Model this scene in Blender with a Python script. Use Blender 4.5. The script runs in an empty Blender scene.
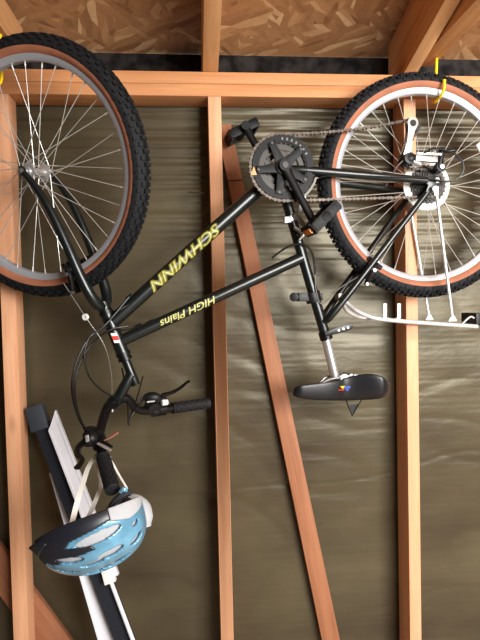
import bpy, bmesh, math, random
from mathutils import Vector, Matrix, noise
random.seed(7)
V = Vector
R = math.radians
scene = bpy.context.scene
COL = scene.collection

# ------------------------------------------------------------------ camera
F = 518.0
CAMLOC = V((0.0, -1.574, 1.45))
psi, pit, rol = R(5.0), R(1.9), R(1.3)
r0 = V((math.cos(psi), -math.sin(psi), 0))
h0 = V((math.sin(psi), math.cos(psi), 0))
fw = (h0 * math.cos(pit) + V((0, 0, -math.sin(pit)))).normalized()
u0 = r0.cross(fw).normalized()
cam_up = u0 * math.cos(rol) + r0 * math.sin(rol)
cam_rt = r0 * math.cos(rol) - u0 * math.sin(rol)
cd = bpy.data.cameras.new('camera')
cam = bpy.data.objects.new('camera', cd)
COL.objects.link(cam)
cd.sensor_width = 36.0
cd.lens = 36.0 * F / 640.0
cd.clip_start = 0.05
mw = Matrix((cam_rt, cam_up, -fw)).transposed().to_4x4()
mw.translation = CAMLOC
cam.matrix_world = mw
scene.camera = cam


def ray(px, py):
    return fw + cam_rt * ((px - 240) / F) + cam_up * ((320 - py) / F)


def P(px, py, d):
    "a point seen at photo pixel (px, py), d metres along the view axis"
    return CAMLOC + ray(px, py) * d


def PY(px, py, y):
    "a point seen at photo pixel (px, py) on the wall-parallel plane at y"
    r = ray(px, py)
    return CAMLOC + r * ((y - CAMLOC.y) / r.y)


def proj(p):
    q = V(p) - CAMLOC
    d = q.dot(fw)
    return (240 + F * q.dot(cam_rt) / d, 320 - F * q.dot(cam_up) / d, d)


# ------------------------------------------------------------------ bike reference frame
ang = R(5.5)
BU = V((math.cos(ang), math.sin(ang), 0))      # towards the rear of the bike (right in the photo)
BW = V((-math.sin(ang), math.cos(ang), 0))     # away from the viewer, towards the wall
BZ = V((0, 0, 1))
REAR = P(424, 186, 1.538)                      # rear axle centre


def W(px, py, w=0.0):
    "point on the plane parallel to the bike's middle plane, w metres behind it"
    r = ray(px, py)
    o = REAR + BW * w
    return CAMLOC + r * ((o - CAMLOC).dot(BW) / r.dot(BW))


# ------------------------------------------------------------------ mesh building
def frame_of(d):
    d = d.normalized()
    a = V((0, 0, 1)) if abs(d.z) < 0.9 else V((1, 0, 0))
    x = d.cross(a).normalized()
    return x, d.cross(x).normalized()


def smooth_path(pts, n=8):
    pts = [V(p) for p in pts]
    if len(pts) < 3:
        return pts
    out = []
    for i in range(len(pts) - 1):
        p0 = pts[i - 1] if i > 0 else pts[0] * 2 - pts[1]
        p1, p2 = pts[i], pts[i + 1]
        p3 = pts[i + 2] if i + 2 < len(pts) else pts[-1] * 2 - pts[-2]
        for k in range(n):
            t = k / n
            out.append(0.5 * ((2 * p1) + (p2 - p0) * t + (2 * p0 - 5 * p1 + 4 * p2 - p3) * t * t + (3 * p1 - p0 - 3 * p2 + p3) * t ** 3))
    out.append(pts[-1])
    return out


class G:
    def __init__(self):
        self.v, self.f = [], []

    def add(self, vs, fs):
        b = len(self.v)
        self.v += [V(p) for p in vs]
        self.f += [[i + b for i in f] for f in fs]
        return self

    def tube(self, pts, rad, seg=12, n=8, cap=True, smooth=True, flat=1.0, flatdir=None):
        pts = [V(p) for p in pts]
        rads = list(rad) if isinstance(rad, (list, tuple)) else [rad] * len(pts)
        if smooth and len(pts) > 2:
            sp = smooth_path(pts, n)
            m = len(pts) - 1
            rr = []
            for i in range(len(sp)):
                t = i / (len(sp) - 1) * m
                k = min(int(t), m - 1)
                q = t - k
                q = q * q * (3 - 2 * q)
                rr.append(rads[k] * (1 - q) + rads[k + 1] * q)
            pts, rads = sp, rr
        L = len(pts)
        tang = []
        for i in range(L):
            a, b = pts[max(i - 1, 0)], pts[min(i + 1, L - 1)]
            tang.append((b - a).normalized())
        if flatdir is not None:
            y = V(flatdir)
            y = (y - tang[0] * y.dot(tang[0])).normalized()
            x = y.cross(tang[0]).normalized()
        else:
            x, y = frame_of(tang[0])
        vs, fs = [], []
        for i in range(L):
            if i:
                x = (x - tang[i] * x.dot(tang[i])).normalized()
                y = tang[i].cross(x).normalized()
                if flatdir is not None and y.dot(V(flatdir)) < 0:
                    pass
            for k in range(seg):
                a = 2 * math.pi * k / seg
                vs.append(pts[i] + x * (math.cos(a) * rads[i]) + y * (math.sin(a) * rads[i] * flat))
        for i in range(L - 1):
            for k in range(seg):
                k2 = (k + 1) % seg
                fs.append([i * seg + k, i * seg + k2, (i + 1) * seg + k2, (i + 1) * seg + k])
        if cap:
            fs.append([k for k in range(seg)][::-1])
            fs.append([(L - 1) * seg + k for k in range(seg)])
        return self.add(vs, fs)

    def lathe(self, prof, c, axis, seg=48, closed=False, xdir=None):
        "prof: (radius, height along axis)"
        c, axis = V(c), V(axis).normalized()
        x, y = frame_of(axis)
        vs, fs = [], []
        m = len(prof)
        for k in range(seg):
            a = 2 * math.pi * k / seg
            e = x * math.cos(a) + y * math.sin(a)
            for (r, h) in prof:
                vs.append(c + e * r + axis * h)
        mm = m if closed else m - 1
        for k in range(seg):
            k2 = (k + 1) % seg
            for j in range(mm):
                j2 = (j + 1) % m
                fs.append([k * m + j, k * m + j2, k2 * m + j2, k2 * m + j])
        return self.add(vs, fs)

    def box(self, c, hx, hy, hz):
        "c centre, hx hy hz half-extent vectors"
        c, hx, hy, hz = V(c), V(hx), V(hy), V(hz)
        vs = [c + hx * sx + hy * sy + hz * sz for sx in (-1, 1) for sy in (-1, 1) for sz in (-1, 1)]
        return self.add(vs, [[0, 1, 3, 2], [4, 6, 7, 5], [0, 4, 5, 1], [2, 3, 7, 6], [0, 2, 6, 4], [1, 5, 7, 3]])

    def beam(self, a, b, wdir, w, t):
        "rectangular bar from a to b: w wide along wdir, t thick across"
        a, b = V(a), V(b)
        d = (b - a).normalized()
        x = V(wdir)
        x = (x - d * x.dot(d)).normalized()
        y = d.cross(x).normalized()
        return self.box((a + b) / 2, x * (w / 2), y * (t / 2), (b - a) / 2)

    def prism(self, poly, ext):
        "poly: list of 3D points (planar), extruded by vector ext"
        poly = [V(p) for p in poly]
        ext = V(ext)
        n = len(poly)
        vs = poly + [p + ext for p in poly]
        fs = [list(range(n))[::-1], [n + i for i in range(n)]]
        for i in range(n):
            j = (i + 1) % n
            fs.append([i, j, n + j, n + i])
        return self.add(vs, fs)

    def ring(self, c, axis, r_in, outer, t, seg):
        "flat ring of thickness t; outer(k) gives the outer radius at step k (teeth)"
        c, axis = V(c), V(axis).normalized()
        x, y = frame_of(axis)
        vs, fs = [], []
        for k in range(seg):
            a = 2 * math.pi * k / seg
            e = x * math.cos(a) + y * math.sin(a)
            ro = outer(k)
            vs += [c + e * r_in - axis * t / 2, c + e * ro - axis * t / 2, c + e * ro + axis * t / 2, c + e * r_in + axis * t / 2]
        for k in range(seg):
            k2 = (k + 1) % seg
            for j in range(4):
                j2 = (j + 1) % 4
                fs.append([k * 4 + j, k * 4 + j2, k2 * 4 + j2, k2 * 4 + j])
        return self.add(vs, fs)

    def ball(self, c, rx, ry=None, rz=None, seg=16, rings=10):
        c = V(c)
        if not isinstance(rx, (int, float)):
            ax, ay, az = V(rx), V(ry), V(rz)
        else:
            ax, ay, az = V((rx, 0, 0)), V((0, ry or rx, 0)), V((0, 0, rz or rx))
        vs, fs = [], []
        for i in range(rings + 1):
            t = math.pi * i / rings
            for k in range(seg):
                a = 2 * math.pi * k / seg
                vs.append(c + ax * (math.sin(t) * math.cos(a)) + ay * (math.sin(t) * math.sin(a)) + az * math.cos(t))
        for i in range(rings):
            for k in range(seg):
                k2 = (k + 1) % seg
                fs.append([i * seg + k, (i + 1) * seg + k, (i + 1) * seg + k2, i * seg + k2])
        return self.add(vs, fs)

    def build(self, name, mat, parent=None, origin=None, sharp=35, bevel=0.0, bseg=2, label=None):
        root = parent
        while root is not None and root.parent is not None:
            root = root.parent
        if origin is None:
            origin = V(root.location) if root is not None else sum((p for p in self.v), V((0, 0, 0))) / len(self.v)
        origin = V(origin)
        me = bpy.data.meshes.new(name)
        me.from_pydata([tuple(p - origin) for p in self.v], [], self.f)
        bm = bmesh.new()
        bm.from_mesh(me)
        bmesh.ops.remove_doubles(bm, verts=bm.verts, dist=1e-6)
        bmesh.ops.recalc_face_normals(bm, faces=bm.faces)
        if bevel > 0:
            es = [e for e in bm.edges if len(e.link_faces) == 2 and e.calc_face_angle(0) > R(30)]
            bmesh.ops.bevel(bm, geom=es, offset=bevel, segments=bseg, affect='EDGES', profile=0.6)
        bm.to_mesh(me)
        bm.free()
        me.shade_smooth()
        me.set_sharp_from_angle(angle=R(sharp))
        o = bpy.data.objects.new(name, me)
        COL.objects.link(o)
        if isinstance(mat, (list, tuple)):
            for m in mat:
                me.materials.append(m)
        else:
            me.materials.append(mat)
        if parent is not None:
            o.parent = parent
        else:
            o.location = origin
        if label:
            o['label'] = label
        return o


def thing(name, loc, label, cat, group=None):
    o = bpy.data.objects.new(name, None)
    o.empty_display_size = 0.05
    COL.objects.link(o)
    o.location = loc
    o['label'] = label
    o['category'] = cat
    if group:
        o['group'] = group
    return o


def sub(name, parent):
    o = bpy.data.objects.new(name, None)
    o.empty_display_size = 0.05
    COL.objects.link(o)
    o.parent = parent
    return o


def tag(o, label, cat, group=None):
    o['label'] = label
    o['category'] = cat
    if group:
        o['group'] = group
    return o


def structure(o):
    o['kind'] = 'structure'
    return o


# ------------------------------------------------------------------ materials
def s2l(c):
    return tuple(((x / 255) / 12.92 if x / 255 <= 0.04045 else ((x / 255 + 0.055) / 1.055) ** 2.4) for x in c) + (1.0,)


def nt(m):
    m.use_nodes = True
    t = m.node_tree
    return t, t.nodes, t.links, t.nodes['Principled BSDF']


def mat(name, rgb, rough=0.5, metal=0.0, spec=0.5, var=0.0, scale=40.0, bump=0.0, bscale=120.0, coat=0.0, rgb2=None):
    m = bpy.data.materials.new(name)
    t, N, L, b = nt(m)
    b.inputs['Base Color'].default_value = s2l(rgb)
    b.inputs['Roughness'].default_value = rough
    b.inputs['Metallic'].default_value = metal
    b.inputs['Specular IOR Level'].default_value = spec
    b.inputs['Coat Weight'].default_value = coat
    tc = N.new('ShaderNodeTexCoord')
    if var > 0 or rgb2:
        n = N.new('ShaderNodeTexNoise')
        n.inputs['Scale'].default_value = scale
        n.inputs['Detail'].default_value = 5
        L.new(tc.outputs['Object'], n.inputs['Vector'])
        cr = N.new('ShaderNodeValToRGB')
        c1 = s2l(rgb)
        c2 = s2l(rgb2) if rgb2 else tuple(x * (1 - var) for x in c1[:3]) + (1,)
        cr.color_ramp.elements[0].color = c2
        cr.color_ramp.elements[1].color = c1
        cr.color_ramp.elements[0].position = 0.38
        cr.color_ramp.elements[1].position = 0.62
        L.new(n.outputs['Fac'], cr.inputs['Fac'])
        L.new(cr.outputs['Color'], b.inputs['Base Color'])
    if bump > 0:
        n2 = N.new('ShaderNodeTexNoise')
        n2.inputs['Scale'].default_value = bscale
        n2.inputs['Detail'].default_value = 4
        L.new(tc.outputs['Object'], n2.inputs['Vector'])
        bp = N.new('ShaderNodeBump')
        bp.inputs['Strength'].default_value = bump
        bp.inputs['Distance'].default_value = 0.003
        L.new(n2.outputs['Fac'], bp.inputs['Height'])
        L.new(bp.outputs['Normal'], b.inputs['Normal'])
    return m


def wood(name, along, light, dark, knots=1.0):
    "sawn softwood with grain running along the given direction, and knots"
    m = bpy.data.materials.new(name)
    t, N, L, b = nt(m)
    tc = N.new('ShaderNodeTexCoord')
    oi = N.new('ShaderNodeObjectInfo')
    along = V(along).normalized()
    q = along.rotation_difference(V((1, 0, 0))).to_euler()
    mp = N.new('ShaderNodeMapping')
    mp.inputs['Rotation'].default_value = q
    L.new(tc.outputs['Object'], mp.inputs['Vector'])
    ad = N.new('ShaderNodeVectorMath')
    ad.operation = 'ADD'
    L.new(mp.outputs['Vector'], ad.inputs[0])
    ml = N.new('ShaderNodeVectorMath')
    ml.operation = 'SCALE'
    ml.inputs[0].default_value = (7.3, 3.1, 5.7)
    L.new(oi.outputs['Random'], ml.inputs['Scale'])
    L.new(ml.outputs['Vector'], ad.inputs[1])
    # broad, gently waving growth bands
    m2 = N.new('ShaderNodeMapping')
    m2.inputs['Scale'].default_value = (1.3, 22, 22)
    L.new(ad.outputs['Vector'], m2.inputs['Vector'])
    n1 = N.new('ShaderNodeTexNoise')
    n1.inputs['Scale'].default_value = 1.6
    n1.inputs['Detail'].default_value = 6
    n1.inputs['Roughness'].default_value = 0.6
    n1.inputs['Distortion'].default_value = 0.6
    L.new(m2.outputs['Vector'], n1.inputs['Vector'])
    # fine fibres
    m3 = N.new('ShaderNodeMapping')
    m3.inputs['Scale'].default_value = (6, 190, 190)
    L.new(ad.outputs['Vector'], m3.inputs['Vector'])
    n2 = N.new('ShaderNodeTexNoise')
    n2.inputs['Scale'].default_value = 1.0
    n2.inputs['Detail'].default_value = 3
    L.new(m3.outputs['Vector'], n2.inputs['Vector'])
    mx = N.new('ShaderNodeMath')
    mx.operation = 'MULTIPLY_ADD'
    mx.inputs[1].default_value = 0.3
    L.new(n2.outputs['Fac'], mx.inputs[0])
    L.new(n1.outputs['Fac'], mx.inputs[2])
    cr = N.new('ShaderNodeValToRGB')
    cr.color_ramp.elements[0].position = 0.42
    cr.color_ramp.elements[0].color = s2l(dark)
    cr.color_ramp.elements[1].position = 0.85
    cr.color_ramp.elements[1].color = s2l(light)
    L.new(mx.outputs[0], cr.inputs['Fac'])
    # knots
    m4 = N.new('ShaderNodeMapping')
    m4.inputs['Scale'].default_value = (3.2, 9, 9)
    L.new(ad.outputs['Vector'], m4.inputs['Vector'])
    vo = N.new('ShaderNodeTexVoronoi')
    vo.inputs['Scale'].default_value = 1.0
    L.new(m4.outputs['Vector'], vo.inputs['Vector'])
    kr = N.new('ShaderNodeValToRGB')
    kr.color_ramp.elements[0].position = 0.05
    kr.color_ramp.elements[0].color = (1, 1, 1, 1)
    kr.color_ramp.elements[1].position = 0.13
    kr.color_ramp.elements[1].color = (0, 0, 0, 1)
    L.new(vo.outputs['Distance'], kr.inputs['Fac'])
    km = N.new('ShaderNodeMath')
    km.operation = 'MULTIPLY'
    km.inputs[1].default_value = 0.75 * knots
    L.new(kr.outputs['Color'], km.inputs[0])
    mixk = N.new('ShaderNodeMixRGB')
    mixk.inputs['Color2'].default_value = s2l((92, 48, 26))
    L.new(km.outputs[0], mixk.inputs['Fac'])
    L.new(cr.outputs['Color'], mixk.inputs['Color1'])
    L.new(mixk.outputs['Color'], b.inputs['Base Color'])
    b.inputs['Roughness'].default_value = 0.6
    b.inputs['Specular IOR Level'].default_value = 0.3
    bp = N.new('ShaderNodeBump')
    bp.inputs['Strength'].default_value = 0.25
    bp.inputs['Distance'].default_value = 0.002
    L.new(n2.outputs['Fac'], bp.inputs['Height'])
    L.new(bp.outputs['Normal'], b.inputs['Normal'])
    return m
# ================================================================== palette
M = {}
M['plate'] = wood('wood_plate', (1, 0, 0), (208, 150, 102), (178, 116, 72), 0.5)
M['stud'] = wood('wood_stud', (0, 0, 1), (226, 174, 136), (206, 146, 108), 0.5)
M['rafter'] = wood('wood_rafter', (0, -1, 0.26), (220, 170, 120), (192, 136, 88), 0.5)
M['joist'] = wood('wood_joist', (0, 1, 0), (220, 168, 116), (190, 132, 84), 0.5)
M['paint'] = mat('dark_green_paint', (12, 19, 19), 0.33, 0.0, 0.4, coat=0.2)
M['black'] = mat('satin_black', (9, 9, 11), 0.36, 0.0, 0.34)
M['blackplastic'] = mat('black_plastic', (15, 15, 17), 0.48, 0.0, 0.35)
M['rubber'] = mat('black_rubber', (22, 23, 26), 0.7, 0.0, 0.25, var=0.25, scale=60)
M['grip'] = mat('grip_rubber', (22, 22, 24), 0.65, 0.0, 0.35, bump=0.8, bscale=220)
M['gum'] = mat('tan_sidewall', (160, 102, 76), 0.7, 0.0, 0.3, var=0.15, scale=25)
M['rim'] = mat('rim_aluminium', (178, 181, 188), 0.42, 0.45, 0.5)
M['alu'] = mat('bright_aluminium', (214, 214, 214), 0.3, 0.8, 0.5)
M['rack'] = mat('rack_aluminium', (222, 222, 222), 0.35, 0.55, 0.5)
M['crankblack'] = mat('crank_black', (8, 8, 9), 0.5, 0.0, 0.2)
M['dullsteel'] = mat('dull_steel', (104, 102, 98), 0.55, 0.5, 0.4)
M['steel'] = mat('grey_steel', (150, 148, 146), 0.4, 0.85, 0.5)
M['spoke'] = mat('spoke_steel', (215, 214, 210), 0.35, 0.6, 0.5)
M['chain'] = mat('oiled_chain', (80, 70, 62), 0.45, 0.6, 0.5, var=0.4, scale=80)
M['darksteel'] = mat('dark_sprocket_steel', (52, 50, 48), 0.45, 0.7, 0.5)
M['letter'] = mat('yellow_green_letters', (186, 184, 112), 0.5)
M['letter_edge'] = mat('olive_letter_edge', (118, 114, 34), 0.5)
M['saddle'] = mat('saddle_vinyl', (19, 20, 25), 0.40, 0.0, 0.5, bump=0.15, bscale=300)
M['yellow'] = mat('yellow_vinyl', (244, 204, 22), 0.4)
M['orange'] = mat('orange_reflector', (222, 128, 28), 0.25, coat=0.5)
M['red'] = mat('red_reflector', (150, 22, 20), 0.25, coat=0.5)
M['white'] = mat('white_plastic', (226, 226, 224), 0.45)
M['badge_red'] = mat('badge_red', (190, 40, 34), 0.4)
M['blue_mark'] = mat('blue_mark', (58, 84, 170), 0.5)
M['pie'] = mat('cloudy_plastic_disc', (206, 204, 196), 0.35)
M['copper'] = mat('coppery_lever', (170, 112, 96), 0.35, 0.4)  # pinkish brown, partly metallic colour for one thumb lever
M['hblue'] = mat('helmet_blue', (116, 176, 210), 0.22, 0.25, 0.5, coat=0.5, var=0.35, scale=14)
M['hblack'] = mat('helmet_black', (28, 30, 38), 0.35)
M['hgrey'] = mat('helmet_foam', (168, 170, 174), 0.75, bump=0.3, bscale=300)
M['hpad'] = mat('helmet_pad', (44, 44, 50), 0.85)
M['strap'] = mat('pale_webbing', (226, 224, 218), 0.75)
M['railblack'] = mat('rail_black', (34, 37, 46), 0.42, 0.3, 0.5)
M['railcap'] = mat('rail_cap', (44, 49, 58), 0.55)
M['railwhite'] = mat('rail_white', (222, 222, 230), 0.4)
M['nail'] = mat('rusty_nail', (58, 40, 30), 0.6, 0.5)

# building paper: dark olive sheet, slightly shiny
pm = bpy.data.materials.new('building_paper')
t, N, L, b = nt(pm)
tc = N.new('ShaderNodeTexCoord')
mp = N.new('ShaderNodeMapping'); mp.inputs['Scale'].default_value = (1.0, 1.0, 2.2)
L.new(tc.outputs['Object'], mp.inputs['Vector'])
n1 = N.new('ShaderNodeTexNoise'); n1.inputs['Scale'].default_value = 2.2; n1.inputs['Detail'].default_value = 6
L.new(mp.outputs['Vector'], n1.inputs['Vector'])
cr = N.new('ShaderNodeValToRGB')
cr.color_ramp.elements[0].position = 0.3; cr.color_ramp.elements[0].color = s2l((60, 51, 39))
cr.color_ramp.elements[1].position = 0.7; cr.color_ramp.elements[1].color = s2l((84, 76, 57))
L.new(n1.outputs['Fac'], cr.inputs['Fac'])
L.new(cr.outputs['Color'], b.inputs['Base Color'])
b.inputs['Roughness'].default_value = 0.34
b.inputs['Specular IOR Level'].default_value = 0.42
b.inputs['Specular Tint'].default_value = (1.0, 0.94, 0.76, 1)
n2 = N.new('ShaderNodeTexNoise'); n2.inputs['Scale'].default_value = 26; n2.inputs['Detail'].default_value = 5
L.new(mp.outputs['Vector'], n2.inputs['Vector'])
bp = N.new('ShaderNodeBump'); bp.inputs['Strength'].default_value = 0.15; bp.inputs['Distance'].default_value = 0.005
L.new(n2.outputs['Fac'], bp.inputs['Height']); L.new(bp.outputs['Normal'], b.inputs['Normal'])
M['paper'] = pm

# oriented strand board
om = bpy.data.materials.new('strand_board')
t, N, L, b = nt(om)
tc = N.new('ShaderNodeTexCoord')


def flakes(rot, sc, off):
    mp = N.new('ShaderNodeMapping')
    mp.inputs['Rotation'].default_value = (0, 0, rot)
    mp.inputs['Location'].default_value = off
    nd = N.new('ShaderNodeTexNoise'); nd.inputs['Scale'].default_value = 9; nd.inputs['Detail'].default_value = 2
    L.new(tc.outputs['Object'], nd.inputs['Vector'])
    av = N.new('ShaderNodeVectorMath'); av.operation = 'MULTIPLY_ADD'
    av.inputs[1].default_value = (0.022, 0.022, 0.0)
    L.new(nd.outputs['Color'], av.inputs[0]); L.new(tc.outputs['Object'], av.inputs[2])
    L.new(av.outputs['Vector'], mp.inputs['Vector'])
    ms = N.new('ShaderNodeMapping'); ms.inputs['Scale'].default_value = sc
    L.new(mp.outputs['Vector'], ms.inputs['Vector'])
    vo = N.new('ShaderNodeTexVoronoi'); vo.voronoi_dimensions = '2D'; vo.inputs['Scale'].default_value = 1.0
    vo.inputs['Randomness'].default_value = 1.0
    L.new(ms.outputs['Vector'], vo.inputs['Vector'])
    return vo


va = flakes(0.5, (9, 56, 1), (0, 0, 0))
vb = flakes(-0.75, (10, 60, 1), (3.3, 1.7, 0))
vc = flakes(1.5, (9, 52, 1), (7.1, 4.2, 0))
nm = N.new('ShaderNodeTexNoise'); nm.inputs['Scale'].default_value = 8; nm.inputs['Detail'].default_value = 1
L.new(tc.outputs['Object'], nm.inputs['Vector'])


def step(lo, hi):
    r = N.new('ShaderNodeMapRange'); r.inputs['From Min'].default_value = lo; r.inputs['From Max'].default_value = hi
    L.new(nm.outputs['Fac'], r.inputs['Value'])
    return r


def rnd(v):
    s = N.new('ShaderNodeSeparateColor')
    L.new(v.outputs['Color'], s.inputs['Color'])
    return s.outputs[0]


m1 = N.new('ShaderNodeMix'); L.new(step(0.46, 0.48).outputs['Result'], m1.inputs['Factor'])
L.new(rnd(va), m1.inputs[2]); L.new(rnd(vb), m1.inputs[3])
m2_ = N.new('ShaderNodeMix'); L.new(step(0.56, 0.58).outputs['Result'], m2_.inputs['Factor'])
L.new(m1.outputs[0], m2_.inputs[2]); L.new(rnd(vc), m2_.inputs[3])
cr = N.new('ShaderNodeValToRGB')
e = cr.color_ramp.elements
e[0].position = 0.0; e[0].color = s2l((136, 90, 54))
e[1].position = 1.0; e[1].color = s2l((214, 172, 126))
for p_, c_ in ((.10, (156, 108, 68)), (.35, (168, 119, 77)), (.72, (176, 126, 82)), (.86, (192, 144, 98))):
    x = cr.color_ramp.elements.new(p_); x.color = s2l(c_)
L.new(m2_.outputs[0], cr.inputs['Fac'])
nf = N.new('ShaderNodeTexNoise'); nf.inputs['Scale'].default_value = 70; nf.inputs['Detail'].default_value = 4
L.new(tc.outputs['Object'], nf.inputs['Vector'])
mm = N.new('ShaderNodeMixRGB'); mm.blend_type = 'MULTIPLY'; mm.inputs['Fac'].default_value = 0.35
L.new(cr.outputs['Color'], mm.inputs['Color1']); L.new(nf.outputs['Fac'], mm.inputs['Color2'])
L.new(mm.outputs['Color'], b.inputs['Base Color'])
b.inputs['Roughness'].default_value = 0.62
b.inputs['Specular IOR Level'].default_value = 0.3
bp = N.new('ShaderNodeBump'); bp.inputs['Strength'].default_value = 0.3; bp.inputs['Distance'].default_value = 0.002
L.new(m2_.outputs[0], bp.inputs['Height']); L.new(bp.outputs['Normal'], b.inputs['Normal'])
M['osb'] = om
M['eave'] = mat('black_felt', (44, 40, 38), 0.8, 0.0, 0.15, bump=0.8, bscale=30, scale=22, rgb2=(10, 9, 9))
M['boards'] = mat('weathered_boards', (112, 104, 96), 0.7, var=0.3, scale=5)
M['floor'] = mat('floor_boards', (190, 172, 150), 0.6, var=0.3, scale=6)

# ================================================================== the shed
PAPER_Y = 0.092
PLATE_LO, PLATE_HI = 2.071, 2.143
SLOPE = 0.26
JOIST_Z = 2.178

# the building paper, creased and rippled for real
nx, nz = 420, 520
x0, x1, z0, z1 = -2.45, 3.35, 0.0, 2.10
vs, fs = [], []


def paper_h(x, z):
    k = min(max((z - 1.50) / 0.40, 0), 1)
    rip = noise.noise(V((x * 1.1 + 0.6 * noise.noise(V((x * 2, z * 3, 4))), z * 44, 2.0)))
    rip2 = noise.noise(V((x * 3.0, z * 95, 9.0)))
    big = noise.noise(V((x * 1.7, z * 2.6, 0.3)))
    mid = noise.noise(V((x * 5.0 + 2, z * 8.0, 5.3)))
    dia = abs(noise.noise(V((x * 3.2 + z * 2.1, z * 5.5 - x * 1.2, 7.7))))
    cre = abs(noise.noise(V((x * 0.8, z * 5.0 + 0.3 * noise.noise(V((x * 3, z, 1))), 12.4))))
    h = 0.007 * big + 0.0011 * mid - 0.0022 * max(0, 0.20 - dia) / 0.20 * (1 - k) - 0.0014 * max(0, 0.07 - cre) / 0.07 + (1 - k) * 0.0008 * noise.noise(V((x * 13 + z * 6, z * 15 - x * 4, 3.3)))
    h += k * (0.0085 * rip + 0.0030 * rip2 + 0.012 * noise.noise(V((x * .9 + .5 * noise.noise(V((x * 2, z * 4, 8))), z * 19, 6.0)))) + (1 - k) * (0.0005 * rip2)
    return h


for j in range(nz + 1):
    for i in range(nx + 1):
        X = x0 + (x1 - x0) * i / nx
        Z = z0 + (z1 - z0) * j / nz
        vs.append(V((X, PAPER_Y + 0.012 - paper_h(X, Z), Z)))
for j in range(nz):
    for i in range(nx):
        a = j * (nx + 1) + i
        fs.append([a, a + 1, a + nx + 2, a + nx + 1])
g = G(); g.add(vs, fs)
wall = structure(g.build('wall_back', M['paper'], origin=(0, PAPER_Y, 0), sharp=180))
sd = wall.modifiers.new('thick', 'SOLIDIFY'); sd.thickness = 0.01; sd.offset = -1 if wall.data.polygons[0].normal.y < 0 else 1

# floor slab and roof sheathing
structure(G().box((0.45, -1.9, -0.05), (2.95, 0, 0), (0, 2.05, 0), (0, 0, 0.05)).build('floor', M['floor']))
# the other three sides of the shed; the doorway stands open at the right of the side behind the viewer
structure(G().box((-2.45, -1.25, 1.35), (0.03, 0, 0), (0, 1.4, 0), (0, 0, 1.35)).build('wall_left', M['boards']))
structure(G().box((3.35, -1.25, 1.35), (0.03, 0, 0), (0, 1.4, 0), (0, 0, 1.35)).build('wall_right', M['boards']))
DX0, DX1, DZ = 0.65, 2.35, 2.45
g = G()
for a_, b_, c_, d_ in ((-2.48, DX0, 0.0, 3.1), (DX1, 3.38, 0.0, 3.1), (DX0, DX1, DZ, 3.1)):
    g.box(((a_ + b_) / 2, -2.65, (c_ + d_) / 2), ((b_ - a_) / 2, 0, 0), (0, 0.03, 0), (0, 0, (d_ - c_) / 2))
structure(g.build('wall_front', M['boards']))
rn = V((0, SLOPE, 1)).normalized()
rd = V((0, -1, SLOPE)).normalized()
RAFH = 0.172


def roof_z(y):
    return PLATE_HI + RAFH / rn.z + (-y) * SLOPE


ra, rb = V((0.45, 0.42, roof_z(0.42))), V((0.45, -3.7, roof_z(-3.7)))
g = G().box((ra + rb) / 2 + rn * 0.008, (2.95, 0, 0), (rb - ra) / 2, rn * 0.008)
structure(g.build('ceiling', M['osb']))
# dark felt closing the eave above the plate
structure(G().box((0.45, 0.17, 2.185), (2.95, 0, 0), (0, 0.006, 0), (0, 0, 0.085)).build('trim_1', M['eave']))

# top plates: two stacked boards
WD = 0.0895
for nm_, lo, hi, lab in (('top_plate', 2.1075, PLATE_HI, 'upper of the two long pine boards running across above the studs'),
                         ('top_plate', PLATE_LO, 2.1070, 'lower of the two long pine boards running across, nailed onto the stud tops')):
    g = G().box((0.45, WD / 2, (lo + hi) / 2), (2.85, 0, 0), (0, WD / 2 - 0.0005, 0), (0, 0, (hi - lo) / 2))
    tag(g.build(nm_, M['plate'], bevel=0.0025), lab, 'beam', 'doubled wall plates')

# studs; a stud that a diagonal board crosses behind is notched there
NOTCH = 0.066


def stud(xc, wd, notch, lab, lean=0.0):
    g = G()
    top = PLATE_LO - 0.0005

    def seg(za, zb, yb):
        def c(z):
            return xc + lean * (top - z)
        vs = []
        for z in (za, zb):
            for (sx, y) in ((-1, 0), (1, 0), (1, yb), (-1, yb)):
                vs.append((c(z) + sx * wd / 2, y, z))
        g.add(vs, [[3, 2, 1, 0], [4, 5, 6, 7], [0, 1, 5, 4], [1, 2, 6, 5], [2, 3, 7, 6], [3, 0, 4, 7]])
    if notch:
        a, b_ = notch
        if a > 0.01:
            seg(0.0, a, WD)
        seg(max(a, 0.0), b_, NOTCH)
        if b_ < top - 0.01:
            seg(b_, top, WD)
    else:
        seg(0.0, top, WD)
    return tag(g.build('wall_stud', M['stud'], bevel=0.0018), lab, 'stud', 'upright wall studs')


stud(-0.543, 0.043, (0.0, PLATE_LO - 0.0005), 'upright pine wall stud at the far left, behind the front wheel', 0.0)
stud(0.076, 0.039, (1.45, PLATE_LO - 0.0005), 'upright pine wall stud in the middle, behind the down tube lettering')
stud(0.681, 0.038, None, 'upright pine wall stud at the right, behind the rear wheel hub')
# diagonal boards lying flat against the paper
BY0, BY1 = 0.067, 0.089


def flat_board(poly_px, name, lab, cat, m):
    pts = [PY(x, y, BY0) for x, y in poly_px]
    g = G().prism(pts, (0, BY1 - BY0, 0))
    return tag(g.build(name, m, bevel=0.0015), lab, cat)


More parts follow.
